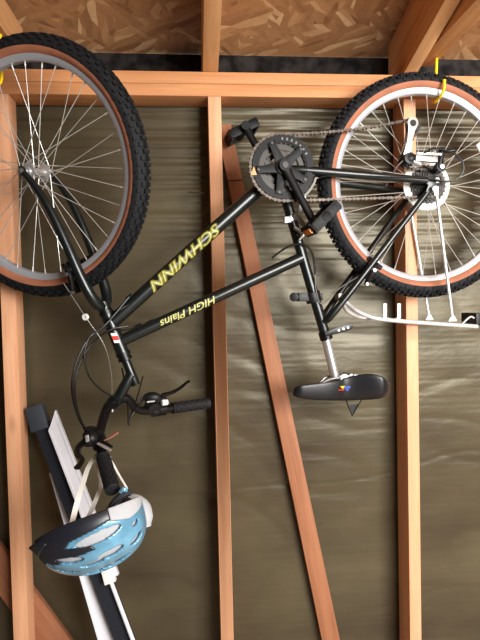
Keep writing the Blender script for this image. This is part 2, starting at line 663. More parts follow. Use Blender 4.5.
p_a, p_b = PY(225, 122, BY0), PY(331, 640, BY0)
M['brace'] = wood('wood_brace', (p_b - p_a), (166, 112, 80), (138, 88, 60), 0.6)
q_a, q_b = PY(0, 545, BY0), PY(70, 640, BY0)
M['brace2'] = wood('wood_brace_low', (q_b - q_a), (160, 108, 78), (132, 84, 58), 0.4)
flat_board([(216, 124), (231, 124), (340, 640), (363, 745), (346, 745), (322, 640)], 'diagonal_brace',
           'thin reddish pine board leaning diagonally from behind middle stud top down right', 'board', M['brace'])
flat_board([(-40, 491), (0, 545), (70, 640), (130, 721), (110, 760), (38, 650), (0, 596), (-40, 540)], 'diagonal_brace',
           'wide diagonal board crossing behind the left stud at the bottom left corner', 'board', M['brace2'])


# rafters and ceiling joists
def rafter(xc, wd, lab):
    a = V((xc, 0.30, PLATE_HI - 0.30 * SLOPE))
    b_ = V((xc, -3.3, PLATE_HI + 3.3 * SLOPE))
    up = rn * RAFH
    # bird's mouth: the underside is cut flat where it bears on the plate
    pts = [V((xc, 0.0, PLATE_HI + 0.001)), V((xc, -3.3, PLATE_HI + 3.3 * SLOPE)), V((xc, -3.3, roof_z(-3.3) - 0.001)), V((xc, 0.12, roof_z(0.12) - 0.001)), V((xc, 0.12, PLATE_HI + 0.001))]
    g = G().prism([p - V((wd / 2, 0, 0)) for p in pts], (wd, 0, 0))
    return tag(g.build('roof_rafter', M['rafter'], bevel=0.002), lab, 'rafter', 'sloping roof rafters')


def joist(xc, wd, lab):
    g = G().box((xc, -1.60, JOIST_Z + 0.0445), (wd / 2, 0, 0), (0, 1.62, 0), (0, 0, 0.0445))
    return tag(g.build('ceiling_joist', M['joist'], bevel=0.002), lab, 'joist', 'level ceiling joists')


rafter(-0.668, 0.04, 'sloping pine rafter at the top left corner, above the front wheel')
rafter(0.066, 0.046, 'sloping pine rafter meeting the plate straight above the middle stud')
rafter(0.682, 0.042, 'sloping pine rafter at the top right, left of the joist with the yellow hook')
joist(0.735, 0.055, 'level pine joist at the top right carrying the right yellow hook')

# nails through the studs
for (a, b_, lab) in ((PY(211, 193.5, 0.05), PY(187, 192, 0.045), 'rusty nail sticking out of the left side of the middle stud'),
                     (PY(222, 181, 0.05), PY(243, 180, 0.045), 'rusty nail sticking out rightward from the middle stud, left of the chainrings')):
    d = (b_ - a).normalized()
    g = G().tube([a, b_ - d * 0.006, b_], [0.0021, 0.0021, 0.0004], seg=8, smooth=False)
    tag(g.build('nail', M['nail']), lab, 'nail', 'nails poking from the middle stud')

# ================================================================== yellow hooks
HR = 0.0042


def hook(base, wdir, path, lab, lean_):
    t_ = thing('utility_hook', base, lab, 'hook', 'yellow bike hooks')
    pts = [base + wdir * w + BZ * z + lean_ * q for (w, z), q in zip(path, (1, .85, .35, .1, 0, 0, 0, 0))]
    cut = 2
    G().tube([pts[0] + BZ * 0.02, pts[0]], 0.0032, seg=10).build('threaded_shank', M['steel'], t_)
    G().tube(pts, HR, seg=12, n=8).build('hook_body', M['yellow'], t_)
    G().ball(pts[-1], HR * 1.15).build('tip_cap', M['yellow'], t_)
    return t_


# ================================================================== the bicycle
bike = thing('bicycle', W(300, 300, 0), 'dark green mountain bicycle hanging upside down from yellow hooks', 'bicycle')
BB = W(278, 172)
HT0 = W(104.5, 308)          # crown race
HT1 = W(136, 385)            # bottom of the quill
s = (HT0 - HT1).normalized()     # steering axis, towards the wheel
dl = R(31)
e_ = s.cross(BW)
if e_.x < 0:
    e_ = -e_
AX = (BW * math.cos(dl) + e_ * math.sin(dl)).normalized()   # front axle direction, near -> far
FWD = s.cross(AX)
if FWD.x > 0:
    FWD = -FWD
FHUB = HT0 + s * 0.394 + FWD * 0.036

# ---- wheels
TR = 0.0240
RC = 0.3020


def tyre_profile(a0, a1, n, r=TR):
    return [(RC + r * math.cos(a0 + (a1 - a0) * i / n), r * 1.03 * math.sin(a0 + (a1 - a0) * i / n)) for i in range(n + 1)]


def wheel(name, c, ax, up, kind, phase):
    w = sub(name, bike)
    tr = G()
    tr.lathe(tyre_profile(R(-101), R(101), 14), c, ax, seg=96)
    x, y = frame_of(ax)
    nk = 66
    for k in range(nk):
        for (off, lat, hx, hy, hz) in ((0, 0.0, .0058, .0036, .0042), (.5, .0075, .0042, .0042, .0042), (.5, -.0075, .0042, .0042, .0042),
                                       (0, .0148, .0052, .0042, .0040), (0, -.0148, .0052, .0042, .0040), (.5, .0208, .0044, .0048, .0036), (.5, -.0208, .0044, .0048, .0036), (0, .0244, .0034, .0050, .0022), (0, -.0244, .0034, .0050, .0022)):
            a = 2 * math.pi * (k + off) / nk
            er = x * math.cos(a) + y * math.sin(a)
            et = ax.cross(er)
            fi = math.asin(max(-1, min(1, lat / (TR * 1.03))))
            nrm = er * math.cos(fi) + ax * math.sin(fi)
            tg = ax * math.cos(fi) - er * math.sin(fi)
            tr.box(c + er * RC + nrm * (TR + 0.0012), et * hx, tg * hy, nrm * hz)
    tr.build('tire', M['rubber'], w)
    sw = G()
    for sg in (1, -1):
        sw.lathe(tyre_profile(R(99 * sg), R(150 * sg), 7, TR + 0.0004), c, ax, seg=96)
    sw.build('sidewall', M['gum'], w)
    rp = [(.2905, .0150), (.2905, .0130), (.2825, .0110), (.2825, -.0110), (.2905, -.0130), (.2905, -.0150), (.2745, -.0142), (.2665, -.0085), (.2655, 0.0), (.2665, .0085), (.2745, .0142)]
    G().lathe(rp, c, ax, seg=120, closed=True).build('rim', M['rim'], w)
    if kind == 'front':
        hp = [(.004, -.049), (.0065, -.049), (.0065, -.040), (.0115, -.038), (.0115, -.034), (.0215, -.033), (.0215, -.030), (.0105, -.026), (.0095, -.012), (.0095, .012), (.0105, .026), (.0215, .030), (.0215, .033), (.0115, .034), (.0115, .038), (.0065, .040), (.0065, .049), (.004, .049)]
        fl = (.0315, -.0315)
    else:
        hp = [(.004, -.064), (.007, -.064), (.007, -.055), (.013, -.053), (.013, -.022), (.0225, -.021), (.0225, -.018), (.0120, -.012), (.0105, 0), (.0115, .026), (.0225, .031), (.0225, .034), (.0125, .036), (.0115, .044), (.0065, .046), (.0065, .064), (.004, .064)]
        fl = (.0325, -.0195)
    G().lathe(hp, c, ax, seg=32).build('hub', M['alu'], w)
    # wheel nuts
    g = G()
    hl = .0635 if kind == 'front' else .076
    g.tube([c - ax * hl, c + ax * hl], .0047, seg=10)
    for sg in (-1, 1):
        q = c + ax * (sg * (hl - .008))
        g.tube([q - ax * .0045, q + ax * .0045], .0085, seg=6, smooth=False)
    g.build('axle', M['steel'], w)
    for i in range(36):
        side = i % 2
        ar = 2 * math.pi * i / 36 + phase
        cross = R(62) * (1 if (i // 2) % 2 else -1)
        er = x * math.cos(ar) + y * math.sin(ar)
        eh = x * math.cos(ar + cross) + y * math.sin(ar + cross)
        p0 = c + eh * .0205 + ax * (fl[side] + (.002 if (i // 2) % 2 else -.002))
        p1 = c + er * .2665 + ax * (.003 if side == 0 else -.003)
        dd = (p0 - p1).normalized()
        gs = G().tube([p0, p1], .00098, seg=6, smooth=False)
        gs.tube([p1, p1 + dd * .013], .0019, seg=6, smooth=False)
        gs.build('spoke', M['spoke'], w)
    return w


fwheel = wheel('front_wheel', FHUB, AX, s, 'front', R(4))
rwheel = wheel('rear_wheel', REAR, BW, BZ, 'rear', R(2))
# white spoke reflector on the rear wheel
rc = W(486, 143, -0.012)
rdv = (rc - REAR); rdv = (rdv - BW * rdv.dot(BW)).normalized()
rtv = BW.cross(rdv)
G().box(rc, rdv * .034, rtv * .013, BW * .0045).build('spoke_reflector', M['white'], rwheel, bevel=.003)

# ---- frame
fr = sub('frame', bike)
ST1 = W(326.5, 339)
DT1 = W(113, 321.5)
TT0, TT1 = W(302, 257.5), W(121, 341)
G().tube([BB - BW * .035, BB + BW * .035], .0205, seg=28).build('bottom_bracket_shell', M['paint'], fr)
G().tube([BB, ST1], .0148, seg=24).build('seat_tube', M['paint'], fr)
G().tube([BB, DT1], .0188, seg=24).build('down_tube', M['paint'], fr)
G().tube([TT0, TT1], .0160, seg=24).build('top_tube', M['paint'], fr)
HTA, HTB = HT0 - s * .018, HT0 - s * .128
G().tube([HTA, HTB], .0182, seg=24).build('head_tube', M['paint'], fr)
DROP = {-1: REAR - BW * .0665, 1: REAR + BW * .0665}
CLU = W(323, 322)
for sg in (-1, 1):
    a = BB + BU * .012 + BW * (sg * .026)
    m1_ = BB + BU * .09 + BZ * (-.006) + BW * (sg * .043)
    G().tube([a, m1_, DROP[sg] - BU * .03], [.0125, .0128, .0105], seg=16, n=10).build('chain_stay', M['paint'], fr)
    c0 = CLU + BW * (sg * .012)
    d0 = (DROP[sg] - CLU).normalized()
    c1 = CLU + d0 * .07 + BW * (sg * .030)
    c1 = c1 - BW * (c1 - CLU).dot(BW) + BW * (sg * .036)
    G().tube([c0, c1, DROP[sg] - d0 * .028], [.0098, .0098, .0085], seg=16, n=10).build('seat_stay', M['paint'], fr)
    pl = [DROP[sg] + BU * u + BZ * z for u, z in ((-.048, .006), (-.045, -.006), (-.026, -.012), (-.034, -.032), (-.022, -.036), (.004, -.014), (.014, -.006), (.014, .010), (-.01, .014))]
    G().prism([p - BW * .003 for p in pl], BW * .006).build('dropout', M['paint'], fr, bevel=.001)
stb = CLU + (REAR - CLU).normalized() * .085
G().tube([stb - BW * .038, stb + BW * .038], .006, seg=12).build('stay_bridge', M['paint'], fr)
# headset rings
for (t0, t1, r_) in ((-.018, -.010, .0205), (-.010, -.004, .0180), (-.128, -.136, .0205), (-.136, -.143, .0175), (-.143, -.150, .0195)):
    G().tube([HT0 + s * t0, HT0 + s * t1], r_, seg=24).build('headset_ring', M['black'], fr)
# seat collar with its lever and a lamp clamp higher up
sdir = (BB - ST1).normalized()
G().tube([ST1 - sdir * .001, ST1 + sdir * .022], .0185, seg=24).build('seat_collar', M['black'], fr)
lv0, lv1 = W(327, 334, -.024), W(354, 325.5, -.030)
ld = (lv1 - lv0).normalized()
g = G()
pr_ = ld.cross(BW).normalized()
ol = [lv0 + ld * t + pr_ * h for t, h in ((-.006, -.006), (.02, -.008), (.05, -.010), (.074, -.008), (.08, 0), (.074, .008), (.05, .010), (.02, .008), (-.006, .006))]
g.prism(ol, BW * .005)
g.tube([lv0 + BW * .004, lv0 + BW * .03], .006, seg=12)
ql = g.build('quick_release_lever', M['black'], fr, bevel=.0012)
g = G()
for k in range(3):
    q = lv0 + ld * (.036 + .014 * k) - BW * .0006
    g.tube([q, q + BW * .001], .0034, seg=12, smooth=False)
g.build('lever_dimple', M['steel'], fr)
cl = W(313, 297)
g = G()
g.tube([cl - sdir * .015, cl + sdir * .015], .0225, seg=24)
g.box(cl - BU * .030, BU * .016, BZ * .012, BW * .014)
g.tube([W(294, 297, -.018), W(294, 297, .02)], .013, seg=12)
g.box(cl + BU * .018, BU * .008, BZ * .010, BW * .011)
g.build('lamp_clamp', M['blackplastic'], fr, bevel=.002)


# lettering wrapped on the tubes
def letter_mesh(text, size, shear, bold):
    c = bpy.data.curves.new('lettering', 'FONT')
    c.body = text
    c.size = size
    c.shear = shear
    c.offset = bold
    c.align_x = 'CENTER'
    c.fill_mode = 'FRONT'
    c.resolution_u = 3
    ob = bpy.data.objects.new('lettering', c)
    COL.objects.link(ob)
    dg = bpy.context.evaluated_depsgraph_get()
    dg.update()
    me = bpy.data.meshes.new_from_object(ob.evaluated_get(dg))
    bpy.data.objects.remove(ob)
    bm = bmesh.new(); bm.from_mesh(me)
    bmesh.ops.triangulate(bm, faces=bm.faces)
    for _ in range(2):
        bmesh.ops.subdivide_edges(bm, edges=[e for e in bm.edges if e.calc_length() > size * .12], cuts=1)
        bmesh.ops.triangulate(bm, faces=[f for f in bm.faces if len(f.verts) > 3])
    vs = [v.co.copy() for v in bm.verts]
    bm.verts.index_update()
    fs = [[v.index for v in f.verts] for f in bm.faces]
    bm.free()
    return vs, fs


def wrap(name, text, a, b_, tuberad, mid_t, length, height, shear, bold, face, lift, m):
    "reads from a to b, upright towards `upv`; wrapped on the tube, facing direction `face`"
    vs, fs = letter_mesh(text, 1.0, shear, bold)
    xs = [v.x for v in vs]; ys = [v.y for v in vs]
    mx, my = (min(xs) + max(xs)) / 2, (min(ys) + max(ys)) / 2
    sx, sy = length / (max(xs) - min(xs)), height / (max(ys) - min(ys))
    d = (b_ - a).normalized()
    fz = (face - d * face.dot(d)).normalized()
    up = fz.cross(d).normalized()
    o = a + (b_ - a) * mid_t
    rr = tuberad + lift
    out = []
    for v in vs:
        t_ = (v.y - my) * sy / tuberad
        out.append(o + d * ((v.x - mx) * sx) + fz * (rr * math.cos(t_)) + up * (rr * math.sin(t_)))
    g = G(); g.add(out, fs)
    return g.build(name, m, fr)


face = (-BW + BZ * -0.25).normalized()
la, lb = BB, DT1
c_t = (W(184, 257.5) - BB).length / (DT1 - BB).length
wrap('wordmark', 'SCHWINN', la, lb, .0188, c_t, .256, .034, .35, .06, face, .0006, M['letter_edge'])
wrap('wordmark', 'SCHWINN', la, lb, .0188, c_t, .248, .028, .35, -.012, face, .0011, M['letter'])
c_t = (W(187.5, 311) - TT0).length / (TT1 - TT0).length
wrap('model_lettering', 'HIGH Plains', TT0, TT1, .0160, c_t, .165, .021, .3, .014, face, .0008, M['letter'])
# head badge
g = G()
hb = HT0 - s * .085 - BW * .0184 - BU * .002
g.box(hb, s * .014, BU * .008, BW * .0012)
bd = g.build('head_badge', M['white'], fr, bevel=.001)
G().box(hb - BW * .0014, s * .006, BU * .008, BW * .0006).build('badge_stripe', M['badge_red'], fr)
# cable stops
for (px, py) in ((129, 297), (138, 326), (150, 322)):
    q = W(px, py, -.004)
    dv = (BB - DT1).normalized() if py < 310 else (TT0 - TT1).normalized()
    G().tube([q - dv * .010, q + dv * .010], .0048, seg=10).build('cable_stop', M['black'], fr)

# ---- fork (turned with the wheel)
fk = sub('fork', bike)
G().tube([HT0 - s * .003, HT0 + s * .016], .019, seg=24).build('fork_crown', M['paint'], fk)
for sg in (-1, 1):
    loc = [(.006, .002, 0), (.026, .020, 0), (.0385, .052, 0), (.0455, .11, .000), (.049, .20, .0), (.0515, .28, .004), (.0525, .345, .017), (.0525, .388, .0335)]
    pts = [HT0 + AX * (sg * a) + s * t_ + FWD * f for a, t_, f in loc]
    G().tube(pts, [.0150, .0150, .0145, .0135, .0125, .0110, .0092, .0082], seg=18, n=6).build('fork_leg', M['paint'], fk)
    q = FHUB + AX * (sg * .0525)
    dq = (pts[-1] - q)
    pl = []
    for k in range(12):
        a = 2 * math.pi * k / 12
        pl.append(q + s * (.013 * math.cos(a)) + FWD * (.011 * math.sin(a)))
    G().prism([p - AX * .0025 for p in pl], AX * .005).build('fork_dropout', M['paint'], fk)
G().tube([HT0 - s * .150, HT1], .0125, seg=22).build('quill', M['paint'], fk, bevel=.002)
SQ = HT0 - s * .192
BC = W(116.5, 400.5)
g = G()
g.tube([SQ, BC], [.0150, .0140], seg=20, smooth=False)
g.tube([BC - AX * .019, BC + AX * .019], .0178, seg=24)
g.build('stem', M['paint'], fk, bevel=.001)
g = G()
bq = BC + (BC - SQ).normalized() * .019
g.tube([bq - AX * .004 + BZ * .006, bq - AX * .004 - BZ * .012], .005, seg=10)
g.build('stem_bolt', M['steel'], fk)

# ---- handlebar, grips, levers (turn with the fork)
hb_ = sub('handlebar', bike)
NB = [BC, P(107.5, 408, 1.352), P(101.5, 425, 1.305), P(99, 440, 1.265), P(103, 457, 1.222), P(112.5, 489.5, 1.135)]
FBAR = [BC, P(127, 398.5, 1.415), P(134.5, 407, 1.44), P(146, 410.8, 1.468), P(172, 408.2, 1.525), P(208, 403.2, 1.597)]
bar = NB[::-1] + FBAR[1:]
G().tube(bar, [.0120] * 4 + [.0124, .0132, .0124] + [.0118] * 4, seg=18, n=10).build('bar', M['black'], hb_)
for pts in (NB, FBAR):
    a, b_ = pts[-2], pts[-1]
    d = (b_ - a).normalized()
    g = G()
    g.tube([a, a + d * .004, a + d * .006, b_ - d * .006, b_ + d * .001, b_ + d * .003], [.0165, .0165, .0152, .0152, .0168, .012], seg=22, smooth=False)
    L_ = (b_ - a).length
    x, y = frame_of(d)
    for k in range(11):
        for j in range(9):
            an = 2 * math.pi * (j + .5 * (k % 2)) / 9
            n_ = x * math.cos(an) + y * math.sin(an)
            g.box(a + d * (.012 + k * (L_ - .024) / 10) + n_ * .0155, d * .0032, d.cross(n_) * .0034, n_ * .0011)
    gr = g.build('grip', M['grip'], hb_, bevel=0)


def control(bp, bd, out, lever_pts, pod, parent, near):
    "bp on the bar, bd along the bar towards the grip end, out = direction the lever stands off"
    x = (out - bd * out.dot(bd)).normalized()
    y = bd.cross(x).normalized()
    g = G()
    g.tube([bp - bd * .011, bp + bd * .011], .0185, seg=20)
    g.tube([bp + x * .010, bp + x * .028 - bd * .004, bp + x * .036 + bd * .004], [.013, .0135, .011], seg=14)
    g.tube([bp + x * .030 - bd * .026, bp + x * .030 + bd * .010], .0088, seg=12)
    lb = g.build('lever_bracket', M['black'], parent, bevel=0)
    g = G()
    g.tube(lever_pts, ([.0110] * (len(lever_pts) - 4) + [.0086, .0074, .0064, .0074]), seg=12, n=8, flat=.62)
    g.build('brake_lever', M['black'], parent)
    g = G()
    c = bp - bd * .030 + x * .012
    g.tube([bp - bd * .030, bp - bd * .012], .0180, seg=18)
    g.tube([c - y * .010, c + y * .016], [.0225, .020], seg=22)
    g.build('shifter_pod', M['blackplastic'], parent, bevel=.001)
    return c, x, y


fd_ = (FBAR[-1] - FBAR[-2]).normalized()
fp = P(161, 409.3, 1.502)
up_f = (P(150, 392, 1.45) - P(150, 409, 1.477)).normalized()
flev = [P(159, 401, 1.49), P(163, 395.5, 1.49), P(172, 392.5, 1.50), P(180, 388, 1.53), P(186, 383, 1.555), P(188.5, 381.5, 1.565)]
c, x_, y_ = control(fp, fd_, up_f, flev, None, hb_, False)
G().ball(P(152, 397.5, 1.46), .026, .015, .016).build('cable_cover', M['blackplastic'], hb_)
g = G(); q = P(164.5, 402.5, 1.475)
g.tube([q - fd_ * .009, q + fd_ * .009], .0085, seg=16)
g.build('shift_lever', M['white'], hb_, bevel=.002)
G().box(P(151, 401.5, 1.443), fd_ * .012, BZ * .002, BW * .0008).build('gear_window', M['alu'], hb_)

nd_ = (NB[-1] - NB[-2]).normalized()
np_ = P(99.5, 443, 1.255)
out_n = (P(82, 446, 1.215) - np_).normalized()
nlev = [P(86, 441, 1.235), P(78.5, 447, 1.20), P(77.5, 454, 1.165), P(82, 460, 1.13), P(77, 468, 1.10)]
c, x_, y_ = control(np_, nd_, out_n, nlev, None, hb_, True)
G().ball(P(91, 438, 1.225), .0165, .0165, .015).build('cable_cover', M['blackplastic'], hb_)
G().box(P(87.3, 438.5, 1.206), V((.004, 0, .001)), V((0, .002, 0)), V((-.001, 0, .008))).build('gear_window', M['alu'], hb_, bevel=.001)
for (a, b_, m_) in ((P(98, 443.5, 1.215), P(110.5, 450.5, 1.20), M['alu']), (P(101, 441, 1.23), P(112, 447, 1.215), M['black'])):
    G().tube([a, (a + b_) / 2 + BZ * .001, b_], [.0048, .0052, .0044], seg=12, flat=.6).build('shift_lever', m_, hb_)
G().tube([P(103, 441, 1.245), P(110, 437.5, 1.25), P(117.5, 432.5, 1.262)], [.0040, .0058, .0072], seg=12, flat=.45).build('shift_lever', M['copper'], hb_, label='copper coloured thumb lever')


# ---- cables
cb = sub('cables', bike)


def cable(pts, r=.0029, m='black', name='cable_housing'):
    return G().tube(pts, r, seg=8, n=10).build(name, M[m], cb)


cable([P(92, 440, 1.225), P(84, 428, 1.24), P(77, 408, 1.28), P(74.5, 388, 1.31), P(79, 366, 1.33), P(92, 344, 1.35), P(110, 330, 1.358), W(128, 326, -.02)])
cable([P(96, 438, 1.225), P(82, 424, 1.235), P(74, 402, 1.255), P(72, 383, 1.285), P(77, 360, 1.31), P(89, 338, 1.335), P(106, 324, 1.35), W(129, 297, -.02)])
cable([P(146, 396, 1.45), P(131, 415, 1.40), P(128.5, 425, 1.39), P(128, 408, 1.40), P(126, 390, 1.43), P(122, 368, 1.44)], .0023)
cable([P(143, 396, 1.46), P(134, 412, 1.44), P(130, 418, 1.43), P(137, 398, 1.46), P(143, 376, 1.47)], .0021)
cable([W(112, 396.5, -.012), W(100, 389, -.03), W(89, 376, -.045), W(84.5, 358, -.05), W(88, 340, -.045), W(97, 329, -.03), W(107, 327, -.022)], .0023)
cable([W(136, 300, .0), W(126, 306, -.02), W(115, 314, -.024), W(108, 322, -.022)], .0022)
cable([W(150, 322, -.012), W(141, 325.5, -.014), W(131, 329, -.016), W(121, 330, -.022), W(111, 329, -.023)], .0022)
# straddle cable of the front brake with its white hanger
hang = P(85.5, 317, 1.335)
cable([P(63.5, 283, 1.30), hang], .0011, 'steel', 'straddle_cable')
cable([hang, P(104, 345, 1.35), P(111, 372, 1.37), W(112, 394, -.012)], .0011, 'steel', 'straddle_cable')
g = G(); g.lathe([(.003, -.003), (.0085, -.003), (.0085, .003), (.003, .003)], hang, AX, seg=20, closed=True)
g.build('cable_hanger', M['white'], cb)
# rear loops
cable([W(272, 258, -.018), W(281, 251, -.022), W(291, 245.5, -.026), W(301, 244, -.026), W(309, 248, -.024), W(313.5, 258, -.02), W(315, 274, -.014)])
cable([W(424, 153, -.088), W(434, 148.5, -.092), W(446, 150.5, -.094), W(455, 154, -.094), W(462, 161, -.092), W(463.5, 170, -.088), W(458, 178, -.082), W(448, 181.5, -.078), W(436, 180, -.078)])
cable([W(436, 180, -.078), W(400, 177.5, -.072), W(350, 175.5, -.062), W(318, 178, -.052), W(298, 194, -.03)], .0018)
cable([W(315, 274, -.014), W(316, 290, -.02), W(322, 304, -.022), W(340, 288, -.03), W(366, 272, -.045)], .0014, 'steel', 'brake_wire')
cable([W(386, 186, -.03), W(396, 168, -.06), W(408, 156, -.07)], .0015, 'steel', 'brake_wire')


# ---- cantilever brakes
def brake(name, post, ax_out, toward_rim, up, parent):
    b_ = sub(name, parent)
    g = G()
    g.tube([post - ax_out * .0, post + ax_out * .026], .0075, seg=16)
    g.tube([post + ax_out * .018, post + ax_out * .024 + up * .022, post + ax_out * .036 + up * .048], [.0105, .0095, .0075], seg=12, flat=.8)
    g.tube([post + ax_out * .020, post + ax_out * .016 - up * .016, post + ax_out * .006 - up * .028], [.0078, .0072, .0068], seg=12)
    g.build('brake_arm', M['black'], b_)
    pc = post - up * .028 - ax_out * .008
    G().box(pc, toward_rim * .026, ax_out * .0058, up * .0065).build('brake_pad', M['rubber'], b_, bevel=.002)
    q = post + ax_out * .026
    G().tube([q, q + ax_out * .005], .0052, seg=6, smooth=False).build('pivot_bolt', M['steel'], b_)
    q = post + ax_out * .036 + up * .048
    G().tube([q - ax_out * .003, q + ax_out * .007], .0045, seg=6, smooth=False).build('cable_bolt', M['steel'], b_)
    G().tube([pc + ax_out * .006, pc + ax_out * .022], .0036, seg=10).build('pad_post', M['steel'], b_)
    return b_


def rot(v, axis, a):
    return Matrix.Rotation(a, 3, axis) @ v


for sg in (-1, 1):
    post = HT0 + AX * (sg * .047) + s * .112 + FWD * .020
    rdir = (post - FHUB); rdir = (rdir - AX * rdir.dot(AX)).normalized()
    brake('front_brake', post - AX * (sg * .008), AX * sg, AX.cross(rdir), rdir, bike)
    d0 = (REAR - CLU).normalized()
    post = CLU + d0 * .185 + BW * (sg * .040) + (BU * .016 + BZ * .0)
    rdir = (post - REAR); rdir = (rdir - BW * rdir.dot(BW)).normalized()
    brake('rear_brake', post - BW * (sg * .008), BW * sg, BW.cross(rdir), rdir, bike)

# ---- drivetrain
cs = sub('crankset', bike)
RO = (('chainring', .0905, .0655, -.048, 44, 'crankblack'), ('chainring', .0670, .050, -.040, 32, 'darksteel'), ('chainring', .0475, .034, -.032, 22, 'darksteel'))
for nm_, ro, ri, w, teeth, m_ in RO:
    sgm = teeth * 4
    tt = [-.0016, .0008, .0030, .0008]
    g = G().ring(BB + BW * w, BW, ri, lambda k: ro + tt[k % 4], .0026, sgm)
    if teeth == 44:       # raised guard lip over the outer ring
        g.lathe([(.0690, -.0015), (.0845, -.0015), (.0845, -.0040), (.0690, -.0040)], BB + BW * w, BW, seg=72, closed=True)
    g.build(nm_, M[m_], cs)
# round holes and small studs showing on the guard
x, y = frame_of(BW)
dnear = (W(309, 222, -.085) - W(282, 165, -.085)); dnear = (dnear - BW * dnear.dot(BW)).normalized()
perp = BW.cross(dnear).normalized()
g = G()
for k in range(5):
    a = 2 * math.pi * k / 5 + R(36)
    dk = dnear * math.cos(a) + perp * math.sin(a)
    pk = BW.cross(dk)
    c0 = BB - BW * .056
    poly = [c0 + dk * r_ + pk * h for r_, h in ((.010, -.015), (.030, -.0125), (.060, -.0095), (.074, -.0115), (.074, .0115), (.060, .0095), (.030, .0125), (.010, .015))]
    g.prism(poly, BW * .0055)
g.tube([BB - BW * .062, BB - BW * .030], .0215, seg=28)
sp = g.build('spider', M['crankblack'], cs, bevel=.0012)
g = G()
for k in range(5):
    a = 2 * math.pi * k / 5 + R(36)
    q = BB + (dnear * math.cos(a) + perp * math.sin(a)) * .0695 - BW * .0560
    g.tube([q, q - BW * .0022], .0042, seg=12)
g.build('chainring_bolts', M['darksteel'], cs)
# small pale ticks and an orange warning triangle on the guard
g = G()
for k in range(7):
    a = R(-62 + 9 * k) + R(180)
    er = (BU * math.cos(R(30 + 10 * k)) + BZ * math.sin(R(30 + 10 * k)))
    et = BW.cross(er)
    g.box(BB + er * .0770 - BW * .0522, er * .0035, et * .0022, BW * .0002)
g.build('guard_marks', M['dullsteel'], cs)
tc_ = W(253.5, 171, -.0525)
g = G().prism([tc_ + BU * u + BZ * z for u, z in ((-.0075, -.010), (.009, -.010), (.001, .0125))], BW * .0006)
g.build('warning_sticker', M['orange'], cs)
CR_END = {}
for sg, dd in ((-1, dnear), (1, -dnear)):
    w0 = sg * .066
    w1 = sg * .083
    a = BB + BW * w0
    b_ = BB + dd * .170 + BW * w1
    g = G()
    pdir = BW.cross(dd).normalized()
    g.tube([a, a + dd * .03 + BW * (sg * .002), a + (b_ - a) * .5, b_ - dd * .012, b_], [.0150, .0125, .0108, .0115, .0125], seg=18, n=6, flat=.60, flatdir=BW)
    g.tube([BB + BW * (sg * .046), BB + BW * (sg * .076)], .0155, seg=24)
    g.tube([b_ - BW * .0075, b_ + BW * .0075], .0135, seg=20)
    g.build('crank_arm', M['crankblack'], cs)
    g = G(); g.tube([BB + BW * (sg * .076), BB + BW * (sg * .0785)], .0085, seg=16)
    g.build('crank_bolt', M['darksteel'], cs)
    CR_END[sg] = b_


def pedal(sg, ldir):
    p = sub('pedal', bike)
    c = CR_END[sg] + BW * (sg * .058)
    ldir = (ldir - BW * ldir.dot(BW)).normalized()
    n_ = ldir.cross(BW).normalized()
    g = G()
    g.tube([CR_END[sg], CR_END[sg] + BW * (sg * .022), CR_END[sg] + BW * (sg * .098)], [.0068, .0085, .0105], seg=16, smooth=False)
    g.build('pedal_axle', M['steel'], p)
    g = G()
    for e in (-1, 1):                      # inner and outer side plates
        o = c + BW * (e * .040)
        poly = [o + ldir * l + n_ * h for l, h in ((-.047, -.008), (-.040, -.0135), (.040, -.0135), (.047, -.008), (.047, .008), (.040, .0135), (-.040, .0135), (-.047, .008))]
        g.prism([q - BW * .004 for q in poly], BW * .008)
    for l in (-.044, .044):                # front and back cage bars, toothed
        g.box(c + ldir * l, ldir * .0035, BW * .044, n_ * .011)
        for k in range(6):
            for h in (-1, 1):
                g.box(c + ldir * l + BW * (-.034 + .0136 * k) + n_ * (h * .0125), ldir * .003, BW * .0035, n_ * .003)
    g.tube([c - BW * .044, c + BW * .044], .0145, seg=18)
    for k in (-.022, .022):
        g.box(c + BW * k, ldir * .044, BW * .004, n_ * .008)
    g.build('pedal_body', M['crankblack'], p, bevel=.001)
    for l in ((-1,) if sg < 0 else ()):
        G().box(c + ldir * (l * .0495), ldir * .0030, BW * .026, n_ * .0075).build('pedal_reflector', M['orange'], p, bevel=.001)
    return p


pedal(-1, W(332, 198) - W(300, 231))
pedal(1, W(256, 121) - W(229, 134))

# freewheel, spoke guard disc
cas = sub('freewheel', bike)
for k, (rr, w) in enumerate(((.0270, -.0525), (.0310, -.0475), (.0350, -.0425), (.0390, -.0375), (.0440, -.0325), (.0490, -.0280), (.0545, -.0235))):
    n_t = int(rr * 2 * math.pi / .0127)
    tt = [-.0018, .0004, .0026, .0004]
    G().ring(REAR + BW * w, BW, .017, lambda k_: rr + tt[k_ % 4], .0021, n_t * 4).build('sprocket', M['darksteel'], cas)
G().lathe([(.020, -.0185), (.062, -.0175), (.0745, -.0150), (.0745, -.0138), (.062, -.0160), (.020, -.0168)], REAR, BW, seg=64, closed=True).build('spoke_guard', M['pie'], cas)

# chain as links along its path
CW0, CW1 = -.048, -.0375
PU1, PU2 = W(414.5, 125, -.050), W(408, 160, -.050)


def loc2(p):
    q = p - BB
    return (q.dot(BU), q.z)


cB, rB = (0.0, 0.0), .0905
cR, rR = loc2(REAR), .0395
c1_, r1_ = loc2(PU1), .0205
c2_, r2_ = loc2(PU2), .0205


def ang_pts(c, r, a0, a1, n):
    return [(c[0] + r * math.cos(a0 + (a1 - a0) * i / n), c[1] + r * math.sin(a0 + (a1 - a0) * i / n)) for i in range(n + 1)]


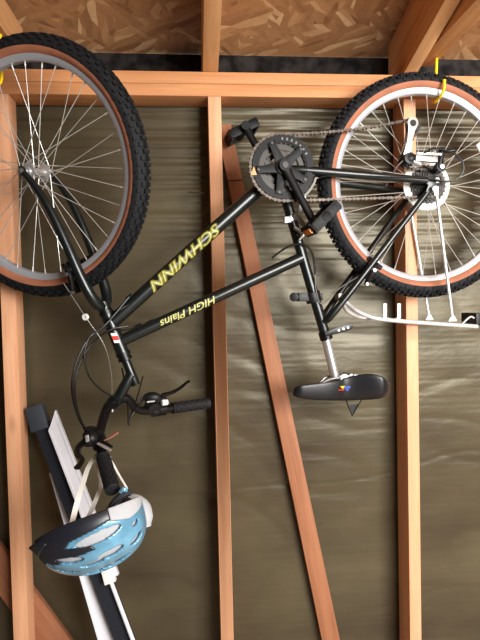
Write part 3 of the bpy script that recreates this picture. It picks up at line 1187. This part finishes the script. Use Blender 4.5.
loop = []
loop += ang_pts(cB, rB, R(84), R(275), 24)           # round the front (left) of the ring, top to bottom
loop += ang_pts(cR, rR, R(-92), R(62), 14)           # under and behind the sprocket
loop += ang_pts(c2_, r2_, R(250), R(130), 8)         # left side of the lower jockey wheel
loop += ang_pts(c1_, r1_, R(-40), R(95), 8)          # right and over the upper jockey wheel
# sagging run back to the ring
lp0, lp1 = loop[-1], loop[0]
for i in range(1, 12):
    t_ = i / 12
    loop.append((lp0[0] + (lp1[0] - lp0[0]) * t_, lp0[1] + (lp1[1] - lp0[1]) * t_ - .010 * 4 * t_ * (1 - t_)))


def cw_at(u):
    t_ = min(max(u / (cR[0])), 1) if False else min(max(u / cR[0], 0), 1)
    return CW0 + (CW1 - CW0) * t_


pts3 = [BB + BU * u + BZ * v + BW * cw_at(u) for u, v in loop]
pts3.append(pts3[0])
cum = [0]
for a, b_ in zip(pts3, pts3[1:]):
    cum.append(cum[-1] + (b_ - a).length)
nl = int(cum[-1] / .0127) // 2 * 2


def along(t_):
    t_ = t_ % cum[-1]
    for i in range(len(cum) - 1):
        if cum[i] <= t_ <= cum[i + 1]:
            f = (t_ - cum[i]) / max(cum[i + 1] - cum[i], 1e-9)
            return pts3[i].lerp(pts3[i + 1], f)


g = G()
for k in range(nl):
    a, b_ = along(cum[-1] * k / nl), along(cum[-1] * (k + 1) / nl)
    d = (b_ - a)
    ln = d.length; d = d.normalized()
    nrm = BW.cross(d).normalized()
    off = .0036 if k % 2 else .0024
    for sg in (-1, 1):
        c = (a + b_) / 2 + BW * (sg * off)
        poly = [c + d * l + nrm * h for l, h in ((-ln * .74, 0), (-ln * .62, .0040), (-ln * .32, .0044), (0, .0016), (ln * .32, .0044), (ln * .62, .0040), (ln * .74, 0), (ln * .62, -.0040), (ln * .32, -.0044), (0, -.0016), (-ln * .32, -.0044), (-ln * .62, -.0040))] if k % 2 else [c + d * l + nrm * h for l, h in ((-ln * .6, .002), (-ln * .3, .0022), (ln * .3, .0022), (ln * .6, .002), (ln * .6, -.002), (ln * .3, -.0022), (-ln * .3, -.0022), (-ln * .6, -.002))]
        g.prism([p - BW * .0005 for p in poly], BW * .001)
    g.tube([a - BW * .0042, a + BW * .0042], .0028, seg=8)
g.build('chain', M['chain'], bike)

# rear derailleur
rd_ = sub('rear_derailleur', bike)
for pc in (PU1, PU2):
    n_t = 10
    G().ring(pc, BW, .004, lambda k_: .0185 + [-.002, 0, .0028, 0][k_ % 4], .0035, 40).build('jockey_wheel', M['blackplastic'], rd_)
for w in (-.009, .009):
    dj = (PU1 - PU2).normalized()
    pj = BW.cross(dj).normalized()
    g = G()
    o = BW * w
    ol = []
    for k in range(9):
        a = math.pi * k / 8
        ol.append(PU1 + o + pj * (.0165 * math.cos(a)) + dj * (.0185 * math.sin(a)))
    ol += [PU1 + o - pj * .010 - dj * .02, PU1 + o - pj * .0065 - dj * .055, PU2 + o - pj * .012 + dj * .0, PU2 + o - pj * .008 - dj * .016, PU2 + o + pj * .014 - dj * .012, PU2 + o + pj * .015 + dj * .01, PU1 + o + pj * .008 - dj * .05, PU1 + o + pj * .010 - dj * .02]
    sh = pj * (-.010)
    g.prism([p + sh - BW * .001 for p in ol], BW * .002)
    g.build('cage_plate', M['alu'], rd_, bevel=.0006)
g = G(); g.tube([PU1 - BW * .0125 - pj * .010, PU1 - BW * .0105 - pj * .010], [.0085, .0095], seg=18); g.build('cage_recess', M['black'], rd_)
PV = W(408, 159, -.066)
KN = W(440, 167.5, -.078)
KB = W(441.5, 152, -.080)
g = G()
g.tube([PV - BU * .012, PV + BU * .004, PV + BU * .022], [.012, .0165, .013], seg=18)
g.tube([PV - BW * .012, PV + BW * .016], .0165, seg=20)
g.build('knuckle', M['blackplastic'], rd_, bevel=.001)
g = G()
g.tube([PV + BU * .014 - BZ * .008 - BW * .004, W(421, 165, -.078)], [.009, .007], seg=14)
G_ = g.build('knuckle_tip', M['alu'], rd_)
g = G()
g.beam(W(415, 158, -.078), W(437, 160, -.080), BZ, .016, .012)
g.build('linkage', M['steel'], rd_, bevel=.002)
g = G()
g.beam(W(417, 153.5, -.083), W(441, 154.5, -.086), BZ, .005, .006)
g.tube([W(434, 150, -.08), W(434, 157, -.085)], .006, seg=12)
g.build('barrel_adjuster', M['alu'], rd_)
g = G()
g.tube([W(441, 150.5, -.082), KB, W(438.5, 168, -.079)], [.007, .009, .010], seg=14)
g.tube([KN - BW * .008, KN + BW * .014], .0145, seg=20)
g.tube([W(443, 151.5, -.083), W(454, 150.5, -.088)], .005, seg=12)
g.build('mount_knuckle', M['black'], rd_)
g = G(); g.tube([KN - BW * .008, KN - BW * .0125], .0068, seg=6, smooth=False); g.build('mount_bolt', M['alu'], rd_)
# axle nut and mudguard eyelet bolt
g = G()
q = W(434.5, 189, -.080)
g.tube([q - BW * .004, q + BW * .012], .0085, seg=6, smooth=False)
g.tube([q - BW * .006, q], .0045, seg=10)
g.build('rack_bolt', M['alu'], bike)

# front derailleur
fdr = sub('front_derailleur', bike)
ca_ = W(290.5, 219)
g = G()
g.tube([ca_ - sdir * .008, ca_ + sdir * .008], .0185, seg=24)
g.box(W(287.5, 220, -.012), BU * .010, BZ * .008, BW * .008)
g.build('clamp_band', M['alu'], fdr, bevel=.001)
g = G()
g.beam(W(294, 214, -.022), W(305, 226, -.032), BZ, .014, .010)
g.beam(W(299, 212, -.026), W(304, 196, -.036), BU, .012, .008)
g.tube([W(294, 227, -.026), W(303, 234, -.03), W(299, 240, -.03)], [.006, .007, .004], seg=10)
g.build('linkage', M['steel'], fdr, bevel=.0015)
for w in (-.054, -.041):
    arc = []
    for k in range(9):
        a = R(-68 + 6.5 * k)
        arc.append((a, .0955 if w < -.05 else .089))
    g = G()
    outp = [BB + BW * w + BU * (math.cos(a) * (r_ + .004)) + BZ * (math.sin(a) * (r_ + .004)) for a, r_ in arc]
    inp = [BB + BW * w + BU * (math.cos(a) * (r_ - .002)) + BZ * (math.sin(a) * (r_ - .002)) for a, r_ in arc][::-1]
    g.prism(outp + inp, BW * .0016)
    g.build('cage_plate', M['dullsteel'], fdr)
g = G(); a = R(-16)
q = BB + BU * (.099 * math.cos(a)) + BZ * (.099 * math.sin(a))
g.beam(q + BW * -.054, q + BW * -.040, BU, .008, .003)
g.build('cage_bridge', M['dullsteel'], fdr)

# ---- seat post and saddle
SP1 = W(335.5, 379)
G().tube([ST1 + sdir * .03, SP1], .0133, seg=24).build('seat_post', M['alu'], bike)
sdl = sub('saddle', bike)
SC = W(341, 378)
fwdS = -BU
vs, fs = [], []
nS, nC = 44, 24
x0s, x1s = -.140, .138            # nose ... tail along BU from SC.x
NOSE, TAIL = W(293.5, 386), W(389.5, 392)
ax_s = (TAIL - NOSE)
LS = ax_s.length
ax_s = ax_s.normalized()
up_s = ax_s.cross(BW).normalized()
if up_s.z > 0:
    up_s = -up_s                   # the saddle's own top faces down
SADTOP = [(0, 395.0), (.05, 397.5), (.2, 399.5), (.5, 400.5), (.8, 400.0), (.93, 397.5), (1, 392)]
SADSK = [(0, 388), (.04, 385), (.2, 383.5), (.4, 380.5), (.6, 375.5), (.70, 373.0), (.80, 375), (.90, 380), (.96, 385), (1, 391)]


def lerp_tab(tab, x):
    for (a, ya), (b, yb) in zip(tab, tab[1:]):
        if x <= b:
            q = (x - a) / (b - a)
            return ya + (yb - ya) * q
    return tab[-1][1]


def smooth_tab(tab, x):
    return sum(lerp_tab(tab, min(1, max(0, x + d))) for d in (-.06, -.03, 0, .03, .06)) / 5 if .06 < x < .94 else lerp_tab(tab, x)


for i in range(nS + 1):
    t_ = i / nS
    if t_ < .5:
        hw = .0185 + .004 * t_ / .5 + .012 * max(0, (t_ - .3) / .2) ** 2
    else:
        q = (t_ - .5) / .5
        hw = .0345 + .0425 * (3 * min(q / .75, 1) ** 2 - 2 * min(q / .75, 1) ** 3)
    endn = min(1, (t_ / .06)) ** .5 if t_ < .06 else 1
    endt = max(0.0, min(1, (1 - t_) / .16)) ** .5 if t_ > .84 else 1
    hw *= max(.05, endn * endt)
    px = 293.5 + (386.5 - 293.5) * t_
    # the near flank is at -hw*.8; heights read there
    zt = W(px, smooth_tab(SADTOP, t_), -hw * .5)
    zs = W(px, smooth_tab(SADSK, t_), -hw)
    mid_ = W(px, 390, 0)
    for k in range(nC + 1):
        a = math.pi * k / nC
        cx, sx = math.cos(a), math.sin(a)
        wv = hw * (1 if cx > 0 else -1) * abs(cx) ** .6
        zk = zs.z - (.5 * (zs.z - zt.z) * max(0, cx) ** .5 if cx > 0 else 0)
        zz = zk + (zt.z - zk) * abs(sx) ** .6
        q = mid_ + BW * wv
        vs.append(V((q.x, q.y, zz)))
for i in range(nS):
    for k in range(nC):
        a = i * (nC + 1) + k
        fs.append([a, a + 1, a + nC + 2, a + nC + 1])
g = G(); g.add(vs, fs)
shell = g.build('saddle_cover', M['saddle'], sdl, sharp=60)
sd = shell.modifiers.new('thick', 'SOLIDIFY'); sd.thickness = .006; sd.offset = 0
ss_ = shell.modifiers.new('sub', 'SUBSURF'); ss_.levels = 1; ss_.render_levels = 1
for sg in (-1, 1):
    rl = [W(304, 392, sg * .006), W(316, 386, sg * .015), SC + BW * (sg * .022) - ax_s * .03, SC + BW * (sg * .022) + ax_s * .035, W(362, 382, sg * .028), W(374, 389, sg * .034)]
    G().tube(rl, .0036, seg=10).build('saddle_rail', M['steel'], sdl)
g = G()
g.tube([SC - BW * .030, SC + BW * .030], .0155, seg=22)
g.tube([SC - BW * .033, SC - BW * .028], .014, seg=24)
g.tube([SC + BU * .022 - BW * .026 + BZ * .006, SC + BU * .022 + BW * .026 + BZ * .006], .0085, seg=12)
g.tube([SC + BU * .034 - BW * .030 + BZ * .004, SC + BU * .034 - BW * .022 + BZ * .004], .010, seg=6, smooth=False)
g.build('seat_clamp', M['steel'], sdl, bevel=.001)
# coloured emblem on the saddle flank
def flank(px, py):
    # nearest point of the saddle flank to the line of sight
    o, r_ = CAMLOC, ray(px, py)
    dg = bpy.context.evaluated_depsgraph_get(); dg.update()
    ev = shell.evaluated_get(dg)
    mi = ev.matrix_world.inverted()
    ok, loc, nrm, _ = ev.ray_cast(mi @ o, (mi.to_3x3() @ r_).normalized())
    if ok:
        return ev.matrix_world @ loc, (ev.matrix_world.to_3x3() @ nrm).normalized()
    return W(px, py, -.05), -BW


for nm_, pts, m_ in (('emblem', ((338, 386.2), (344, 385.8), (341.5, 390)), 'yellow'), ('emblem', ((343.5, 386.6), (351, 386), (350, 389.2), (343, 389.2)), 'blue_mark'),
                     ('emblem', ((336, 390.6), (343, 390.2), (343, 391.8), (336, 392)), 'badge_red'), ('emblem', ((344, 389.8), (349, 390.2), (347.5, 393)), 'blue_mark')):
    hits = [flank(344.5 + (p[0] - 343.5) * .8, 388.3 + (p[1] - 389) * .75) for p in pts]
    n_ = hits[0][1]
    G().prism([h[0] + n_ * .0012 for h in hits], n_ * -.0016).build(nm_, M[m_], sdl)
# wire loop hanging under the saddle
G().tube([W(345.5, 398, .02), W(348.5, 407, .02), W(352.3, 416, .02), W(356, 409, .02), W(361.5, 400, .02)], .0018, seg=8, smooth=False).build('hanging_loop', M['black'], sdl)
G().prism([W(349.5, 405, .021), W(359, 404, .021), W(352.3, 415, .021)], BW * .001).build('loop_tab', M['blackplastic'], sdl)

# ---- rear rack
rk = sub('rear_rack', bike)
ra0, ra1, ra2, ra3 = (344, 300), (356, 310.5), (377, 318.5), (477, 326.5)
for sg in (-1, 1):
    base = [W(*q) for q in (ra0, (349, 305), ra1, (366, 315.3), ra2, (400, 321), (440, 324), ra3)]
    wd = [.012, .020, .035, .045, .052, .056, .056, .056]
    # the near rail is drawn where the photo shows it; the far one mirrors it
    near = [W(q[0], q[1], -w_) for q, w_ in zip((ra0, (349, 305), ra1, (366, 315.3), ra2, (400, 321), (440, 324), ra3), wd)]
    pts = near if sg < 0 else [p + BW * (2 * w_) for p, w_ in zip(near, wd)]
    G().tube(pts, .0062, seg=14, n=8).build('rack_rail', M['rack'], rk)
RA = lambda px: W(px, 318.5 + (px - 377) * .08, -.056)
g = G()
for px in (384, 408, 432, 456, 476):
    g.tube([RA(px) - BZ * .001, RA(px) + BW * .112 - BZ * .001], .004, seg=10)
g.build('rack_crossbars', M['rack'], rk)
for sg in (-1, 1):
    o = BW * (0 if sg < 0 else .150)
    top = W(436, 191, -.079) + o
    bot = W(452.5, 319, -.062) + (BW * .124 if sg > 0 else V((0, 0, 0)))
    g = G()
    g.tube([top, bot], .0044, seg=12)
    g.prism([bot + BU * u + BZ * z - BW * .002 for u, z in ((-.004, .010), (.004, .010), (.013, -.006), (-.013, -.006))], BW * .004)
    q = top
    g.box(q, BU * .006, BZ * .012, BW * .002)
    g.build('rack_strut', M['rack'], rk)
g = G()
for px in (385, 399):
    g.beam(W(px, 318.5, -.058), W(px, 303.5, -.054), BU, .010, .004)
g.tube([W(388, 318, -.058), W(392, 321, -.050), W(397, 318, -.058)], .003, seg=8)
g.build('spring_clip', M['rack'], rk, bevel=.001)
g = G()
g.tube([W(462, 324, -.05), W(470, 317, -.046), W(474, 318, -.044)], .0028, seg=10)
g.build('reflector_bracket', M['rack'], rk)
rr_ = W(471.5, 319, -.005)
G().box(rr_, BU * .010, BZ * .019, BW * .038).build('reflector_body', M['blackplastic'], rk, bevel=.003)
G().box(rr_ + BU * .0115, BU * .003, BZ * .016, BW * .034).build('rear_reflector', M['red'], rk, bevel=.001)
g = G()
g.tube([W(344, 300, -.022), W(344, 300, .022)], .006, seg=12)
g.box(W(340, 297, 0), BU * .010, BZ * .010, BW * .016)
g.build('rack_mount', M['steel'], rk, bevel=.0015)

# ================================================================== hooks holding the two wheels
u_ = .046
top_in = .2655
def hook_path(z_top, z_in, e=0.0):
    return [(.037 + e, z_top), (.037 + e, (z_top + z_in) / 2 + .01), (.034 + e, z_in + .012), (.018, z_in - HR - .002), (0, z_in - HR - .0005), (-.020, z_in - HR + .002), (-.036 - e, z_in + .014), (-.037 - e, z_in + .034)]


base = REAR + BU * u_
zi = REAR.z + math.sqrt(top_in ** 2 - u_ ** 2) - .0005
b0 = V((base.x, base.y, 0))
hook(b0, BW, hook_path(JOIST_Z + .0005, zi), 'yellow hook in the right joist, holding the rear wheel rim', BU * .022)
wd_ = s.cross(AX); ff = FWD
# front wheel: highest rim region at the left edge of the photo
best = None
for k in range(-300, 300):
    a = k / 300 * 1.2
    p = FHUB + (s * math.cos(a) + FWD * math.sin(a)) * top_in
    q = proj(p)
    if best is None or abs(q[0] + 11) < best[0]:
        best = (abs(q[0] + 11), p)
pf = best[1]
AXh = V((AX.x, AX.y, 0)).normalized()
b1 = V((pf.x, pf.y, 0))
pz = pf.z - .0012
joist(b1.x + AXh.x * .037, 0.04, 'level pine joist at the left edge of the picture carrying the left yellow hook')
hook(b1, AXh, hook_path(JOIST_Z + .0005, pz, .008), 'yellow hook at the left edge, holding the front wheel rim', BU * .0)
HOOKX = b1.x + AXh.x * .037

# ================================================================== the helmet
HC = P(91, 525, 1.105)
hX = (P(147, 506, 1.135) - P(33, 547, 1.085)); HLEN = hX.length; hX = hX.normalized()
hZ = (-BZ - V((fw.x, fw.y, 0)) * .42)
hZ = (hZ - hX * hZ.dot(hX)).normalized()      # crown direction (down)
hY = hX.cross(hZ).normalized()
if hY.y > 0:
    hY = -hY                                   # towards the viewer
HA, HB_, HCc = HLEN * .47, .094, .094
helm = thing('bicycle_helmet', HC + hZ * HCc, 'light blue and black bicycle helmet hanging upside down by its straps from the near grip', 'helmet')


def hp(sv, om, k=1.0, lift=0.0):
    th = sv * math.pi / 2
    rr = max(math.cos(th), 0.0) ** .72
    ax_ = HA * math.sin(th)
    fr_ = 1 - .20 * max(0, -sv) ** 1.5
    bk = 1 + .06 * max(0, sv)
    ridge = 1 + .022 * math.cos(om * 8) * math.cos(th)
    y = HB_ * rr * math.cos(om) * fr_ * ridge
    z = HCc * rr * math.sin(om) * fr_ * bk * ridge
    # the rim dips at the back
    z -= .020 * max(0, sv) ** 2 * (1 - max(0, math.sin(om))) if om < math.pi / 2 or True else 0
    return HC + hX * (ax_ * k) + hY * (y * k) + hZ * (z * k)


vents = []
for (s0, om0, hs_, ho, tl) in ((.13, 20, .27, 6.5, -.10), (.20, 47, .16, 6.5, 0), (-.03, 52, .13, 5, .05), (-.26, 38, .17, 4.5, .12), (.56, 58, .13, 8, 0),
                               (-.38, 66, .17, 5, .08), (.18, 76, .20, 5.5, 0), (-.58, 50, .10, 4, 0), (-.08, 82, .13, 4, 0), (.62, 30, .07, 4, 0)):
    vents.append((s0, R(om0), hs_, R(ho), tl))
    vents.append((s0, R(180 - om0), hs_, R(ho), -tl))


def in_vent(sv, om):
    for (s0, o0, hs_, ho, tl) in vents:
        x = (sv - s0) / hs_
        y = (om - o0 - tl * (sv - s0)) / ho
        if x * x + y * y < 1:
            return True
    return False


NSV, NOM = 200, 190
om_a, om_b = R(-9), R(189)


ZK = [(-9, .30), (5, .30), (9, .10), (14, -.20), (21, -.26), (27, .02), (32, .06), (36, -.30), (44, -.40), (50, -.66), (60, -.62), (70, -.80), (90, -.86)]


def zone(sv, om):
    o_ = om if om < math.pi / 2 else math.pi - om
    od = math.degrees(o_)
    if sv < lerp_tab(ZK, od):
        return 'k'
    if od < 17 - 40 * max(0, (.55 - sv)) and sv > .30:
        return 'w'
    return 'b'


parts = {'k': G(), 'w': G(), 'b': G()}
idx = {k: {} for k in parts}
for i in range(NSV):
    for j in range(NOM):
        sa, sb = -1 + 2 * i / NSV, -1 + 2 * (i + 1) / NSV
        oa, ob = om_a + (om_b - om_a) * j / NOM, om_a + (om_b - om_a) * (j + 1) / NOM
        sm, om_ = (sa + sb) / 2, (oa + ob) / 2
        if in_vent(sm, om_):
            continue
        z = zone(sm, om_)
        ids = []
        for (q, r_) in ((i, j), (i + 1, j), (i + 1, j + 1), (i, j + 1)):
            if (q, r_) not in idx[z]:
                idx[z][(q, r_)] = len(parts[z].v)
                parts[z].v.append(hp(-.9995 + 1.999 * q / NSV, om_a + (om_b - om_a) * r_ / NOM))
            ids.append(idx[z][(q, r_)])
        parts[z].f.append(ids)
for z, nm_, m_ in (('b', 'helmet_shell', 'hblue'), ('k', 'dark_panel', 'hblack'), ('w', 'rim_band', 'hgrey')):
    o = parts[z].build(nm_, M[m_], helm, sharp=50)
    sd = o.modifiers.new('thick', 'SOLIDIFY'); sd.thickness = .006; sd.offset = -1
    sm_ = o.modifiers.new('smooth', 'SMOOTH'); sm_.factor = .4; sm_.iterations = 3
    if o.data.polygons:
        # make sure the thickness goes inwards
        f = o.data.polygons[len(o.data.polygons) // 2]
        wc = f.center + V(helm.location)
        if f.normal.dot(wc - (HC + hZ * .03)) < 0:
            sd.offset = 1
vs, fs = [], []
for i in range(41):
    for j in range(41):
        vs.append(hp(-.999 + 1.998 * i / 40, R(-6) + R(192) * j / 40, .915))
for i in range(40):
    for j in range(40):
        a = i * 41 + j
        fs.append([a, a + 1, a + 42, a + 41])
g = G(); g.add(vs, fs)
o = g.build('foam_liner', M['hgrey'], helm, sharp=60)
sd = o.modifiers.new('thick', 'SOLIDIFY'); sd.thickness = .016; sd.offset = -1
f = o.data.polygons[len(o.data.polygons) // 2]
if f.normal.dot(f.center + V(helm.location) - (HC + hZ * .03)) < 0:
    sd.offset = 1
# visor: a thin curved peak running forward from the front rim
g = G()
vs, fs = [], []
for i in range(13):
    a = R(-82 + 164 * i / 12)
    for k in range(5):
        q = k / 4
        r_in = HC + hX * (-HA * (.62 + .33 * math.cos(a))) + hY * (.070 * math.sin(a)) + hZ * (.024 * math.cos(a) + .004)
        outp = HC + hX * (-HA * (.70 + .40 * math.cos(a))) + hY * (.064 * math.sin(a)) + hZ * (.004 * math.cos(a) - .002)
        vs.append(r_in.lerp(outp, q))
for i in range(12):
    for k in range(4):
        a = i * 5 + k
        fs.append([a, a + 1, a + 6, a + 5])
g.add(vs, fs)
o = g.build('visor', M['hblack'], helm, sharp=60)
sd = o.modifiers.new('thick', 'SOLIDIFY'); sd.thickness = .003; sd.offset = 0
# retention cradle at the back, dark, standing up inside the rim
g = G()
RB = lambda px, py, d: P(px, py, d)
g.tube([RB(106, 513, 1.12), RB(114, 502, 1.12), RB(124, 494, 1.13), RB(130, 493, 1.14)], [.008, .015, .017, .010], seg=14, flat=.45)
g.tube([RB(104, 515, 1.13), RB(116, 509, 1.14), RB(128, 499, 1.15), RB(134, 508, 1.16)], [.006, .008, .008, .006], seg=12, flat=.5)
g.build('fit_cradle', M['hpad'], helm)
G().tube([RB(120, 492, 1.118), RB(124, 489.5, 1.118), RB(127, 491, 1.12)], [.004, .006, .004], seg=10).build('fit_dial', M['hblue'], helm)
# white rear foam rolls
g = G()
g.tube([P(104, 518, 1.14), P(118, 510, 1.16), P(132, 503, 1.17), P(141, 508, 1.165), P(144, 517, 1.155), P(146, 527, 1.15)], [.010, .016, .020, .021, .020, .012], seg=16, n=8)
g.build('rear_foam', M['hgrey'], helm)


def ribbon(pts, w, wdir, name='strap'):
    pts = smooth_path(pts, 8)
    vs, fs = [], []
    for i, p in enumerate(pts):
        d = (pts[min(i + 1, len(pts) - 1)] - pts[max(i - 1, 0)]).normalized()
        x = V(wdir); x = (x - d * x.dot(d)).normalized()
        n_ = d.cross(x) * .0007
        vs += [p - x * w / 2 - n_, p + x * w / 2 - n_, p + x * w / 2 + n_, p - x * w / 2 + n_]
    for i in range(len(pts) - 1):
        for k in range(4):
            k2 = (k + 1) % 4
            fs.append([i * 4 + k, i * 4 + k2, i * 4 + 4 + k2, i * 4 + 4 + k])
    fs += [[3, 2, 1, 0], [len(vs) - 4, len(vs) - 3, len(vs) - 2, len(vs) - 1]]
    g = G(); g.add(vs, fs)
    return g.build(name, M['strap'], helm)


gm = P(104, 460, 1.212)
ribbon([P(109, 458, 1.235), P(104, 452.5, 1.262), P(95, 457, 1.25), P(88.5, 467, 1.205), P(84, 480, 1.16), P(77, 503, 1.10), P(70.5, 529, 1.065)], .011, (.6, .5, .2))
ribbon([P(109, 458, 1.235), P(112, 462, 1.215), P(119, 475, 1.185), P(126, 487, 1.155), P(128, 494, 1.145)], .006, (.6, .3, -.3))
ribbon([P(96, 457, 1.252), P(98, 468, 1.245), P(101, 484, 1.215), P(95, 502, 1.17), P(87, 520, 1.13)], .010, (.8, .3, .2))
G().box(P(127.5, 493, 1.14), V((.006, 0, .002)), V((0, .004, 0)), V((-.002, 0, .007))).build('strap_buckle', M['hblack'], helm, bevel=.0015)
ribbon([P(38, 548, 1.062), P(58, 534, 1.05), P(73, 528, 1.06), P(90, 523, 1.07)], .007, (0, .2, 1))

# ================================================================== the leaning rails on the left
# a black channel with a dark end block, a white trough in front of it, a white strip behind and a thin rod
def lean(px, py, off=0.0):
    "points of one leaning plane: its top rests on the paper, its foot stands out in the room"
    return PY(px, py, .062 - off - (py - 400) * .00062)


topL = lean(46, 424)
rail = thing('folding_rail', lean(168, 760), 'long black and white metal rail leaning on the wall behind the helmet', 'rail')
axd = (lean(124, 640) - lean(45, 432)).normalized()
side = V((1, 0, 0)); side = (side - axd * side.dot(axd)).normalized()
nrm_ = axd.cross(side).normalized()
if nrm_.y > 0:
    nrm_ = -nrm_                                  # towards the viewer


def channel(px0, py0, px1, py1, w, t_, off, name, m_, bev=0.0, cutx=0.0):
    a, b_ = lean(px0, py0, off), lean(px1, py1, off)
    d = (b_ - a).normalized()
    sx = (side - d * side.dot(d)).normalized()
    n_ = d.cross(sx).normalized()
    if n_.y > 0:
        n_ = -n_
    poly = []
    h = w / 2
    # U-shaped section: web plus two lips towards the viewer
    sec = [(-h, -t_ / 2), (h, -t_ / 2), (h, t_ / 2), (h - .006, t_ / 2), (h - .006, t_ / 2 - .003), (-h + .006, t_ / 2 - .003), (-h + .006, t_ / 2), (-h, t_ / 2)]
    vs = []
    for (p, sl) in ((a, 1), (b_, 0)):
        for (sxv, nv) in sec:
            vs.append(p + sx * sxv + n_ * nv - d * (cutx * (sxv + h) / w if sl else 0))
    m = len(sec)
    fs = [[j, (j + 1) % m, m + (j + 1) % m, m + j] for j in range(m)]
    fs += [list(range(m))[::-1], [m + j for j in range(m)]]
    g = G(); g.add(vs, fs)
    return g.build(name, M[m_], rail, bevel=bev)


channel(57.5, 470, 143, 760, .048, .012, 0.004, 'white_strip', 'railwhite')
channel(43, 424, 171, 760, .050, .026, 0.020, 'black_channel', 'railblack')
channel(55.5, 428, 112.5, 577, .039, .020, 0.046, 'white_trough', 'railwhite', 0, .048)
a, b_ = lean(35, 406, .022), lean(41.5, 430, .022)
d = (b_ - a).normalized(); sx = (side - d * side.dot(d)).normalized(); n_ = d.cross(sx)
G().box((a + b_) / 2, sx * .026, n_ * .020, d * ((b_ - a).length / 2)).build('end_block', M['railcap'], rail, bevel=.003)
a, b_ = lean(105, 566, .050), lean(109.5, 583, .050)
d = (b_ - a).normalized(); sx = (side - d * side.dot(d)).normalized(); n_ = d.cross(sx)
G().box((a + b_) / 2 + sx * .004, sx * .016, n_ * .012, d * ((b_ - a).length / 2)).build('trough_end', M['white'], rail, bevel=.002)
G().tube([lean(109.5, 578, .048), lean(178, 760, .048)], .006, seg=12).build('thin_rod', M['railwhite'], rail)

# ================================================================== light
w = bpy.data.worlds.new('sky'); scene.world = w
w.use_nodes = True
bgn = w.node_tree.nodes['Background']
bgn.inputs['Color'].default_value = (0.92, 0.96, 1.0, 1)
bgn.inputs['Strength'].default_value = 0.9


def area(name, loc, target, sx, sy, power, col):
    l = bpy.data.lights.new(name, 'AREA')
    l.shape = 'RECTANGLE'; l.size = sx; l.size_y = sy
    l.energy = power; l.color = col
    o = bpy.data.objects.new(name, l); COL.objects.link(o)
    o.location = loc
    o.rotation_euler = (V(target) - V(loc)).to_track_quat('-Z', 'Y').to_euler()
    return o


# daylight through the shed's open doorway, behind the viewer on the right
area('doorway_daylight', (1.5, -2.69, 1.83), (1.5, 0.0, 1.6), 1.68, 1.22, 185, (1.0, 0.98, 0.94))

scene.view_settings.view_transform = 'Standard'
scene.view_settings.look = 'None'
scene.view_settings.gamma = 1.0
scene.view_settings.use_curve_mapping = False
scene.view_settings.exposure = 0.12
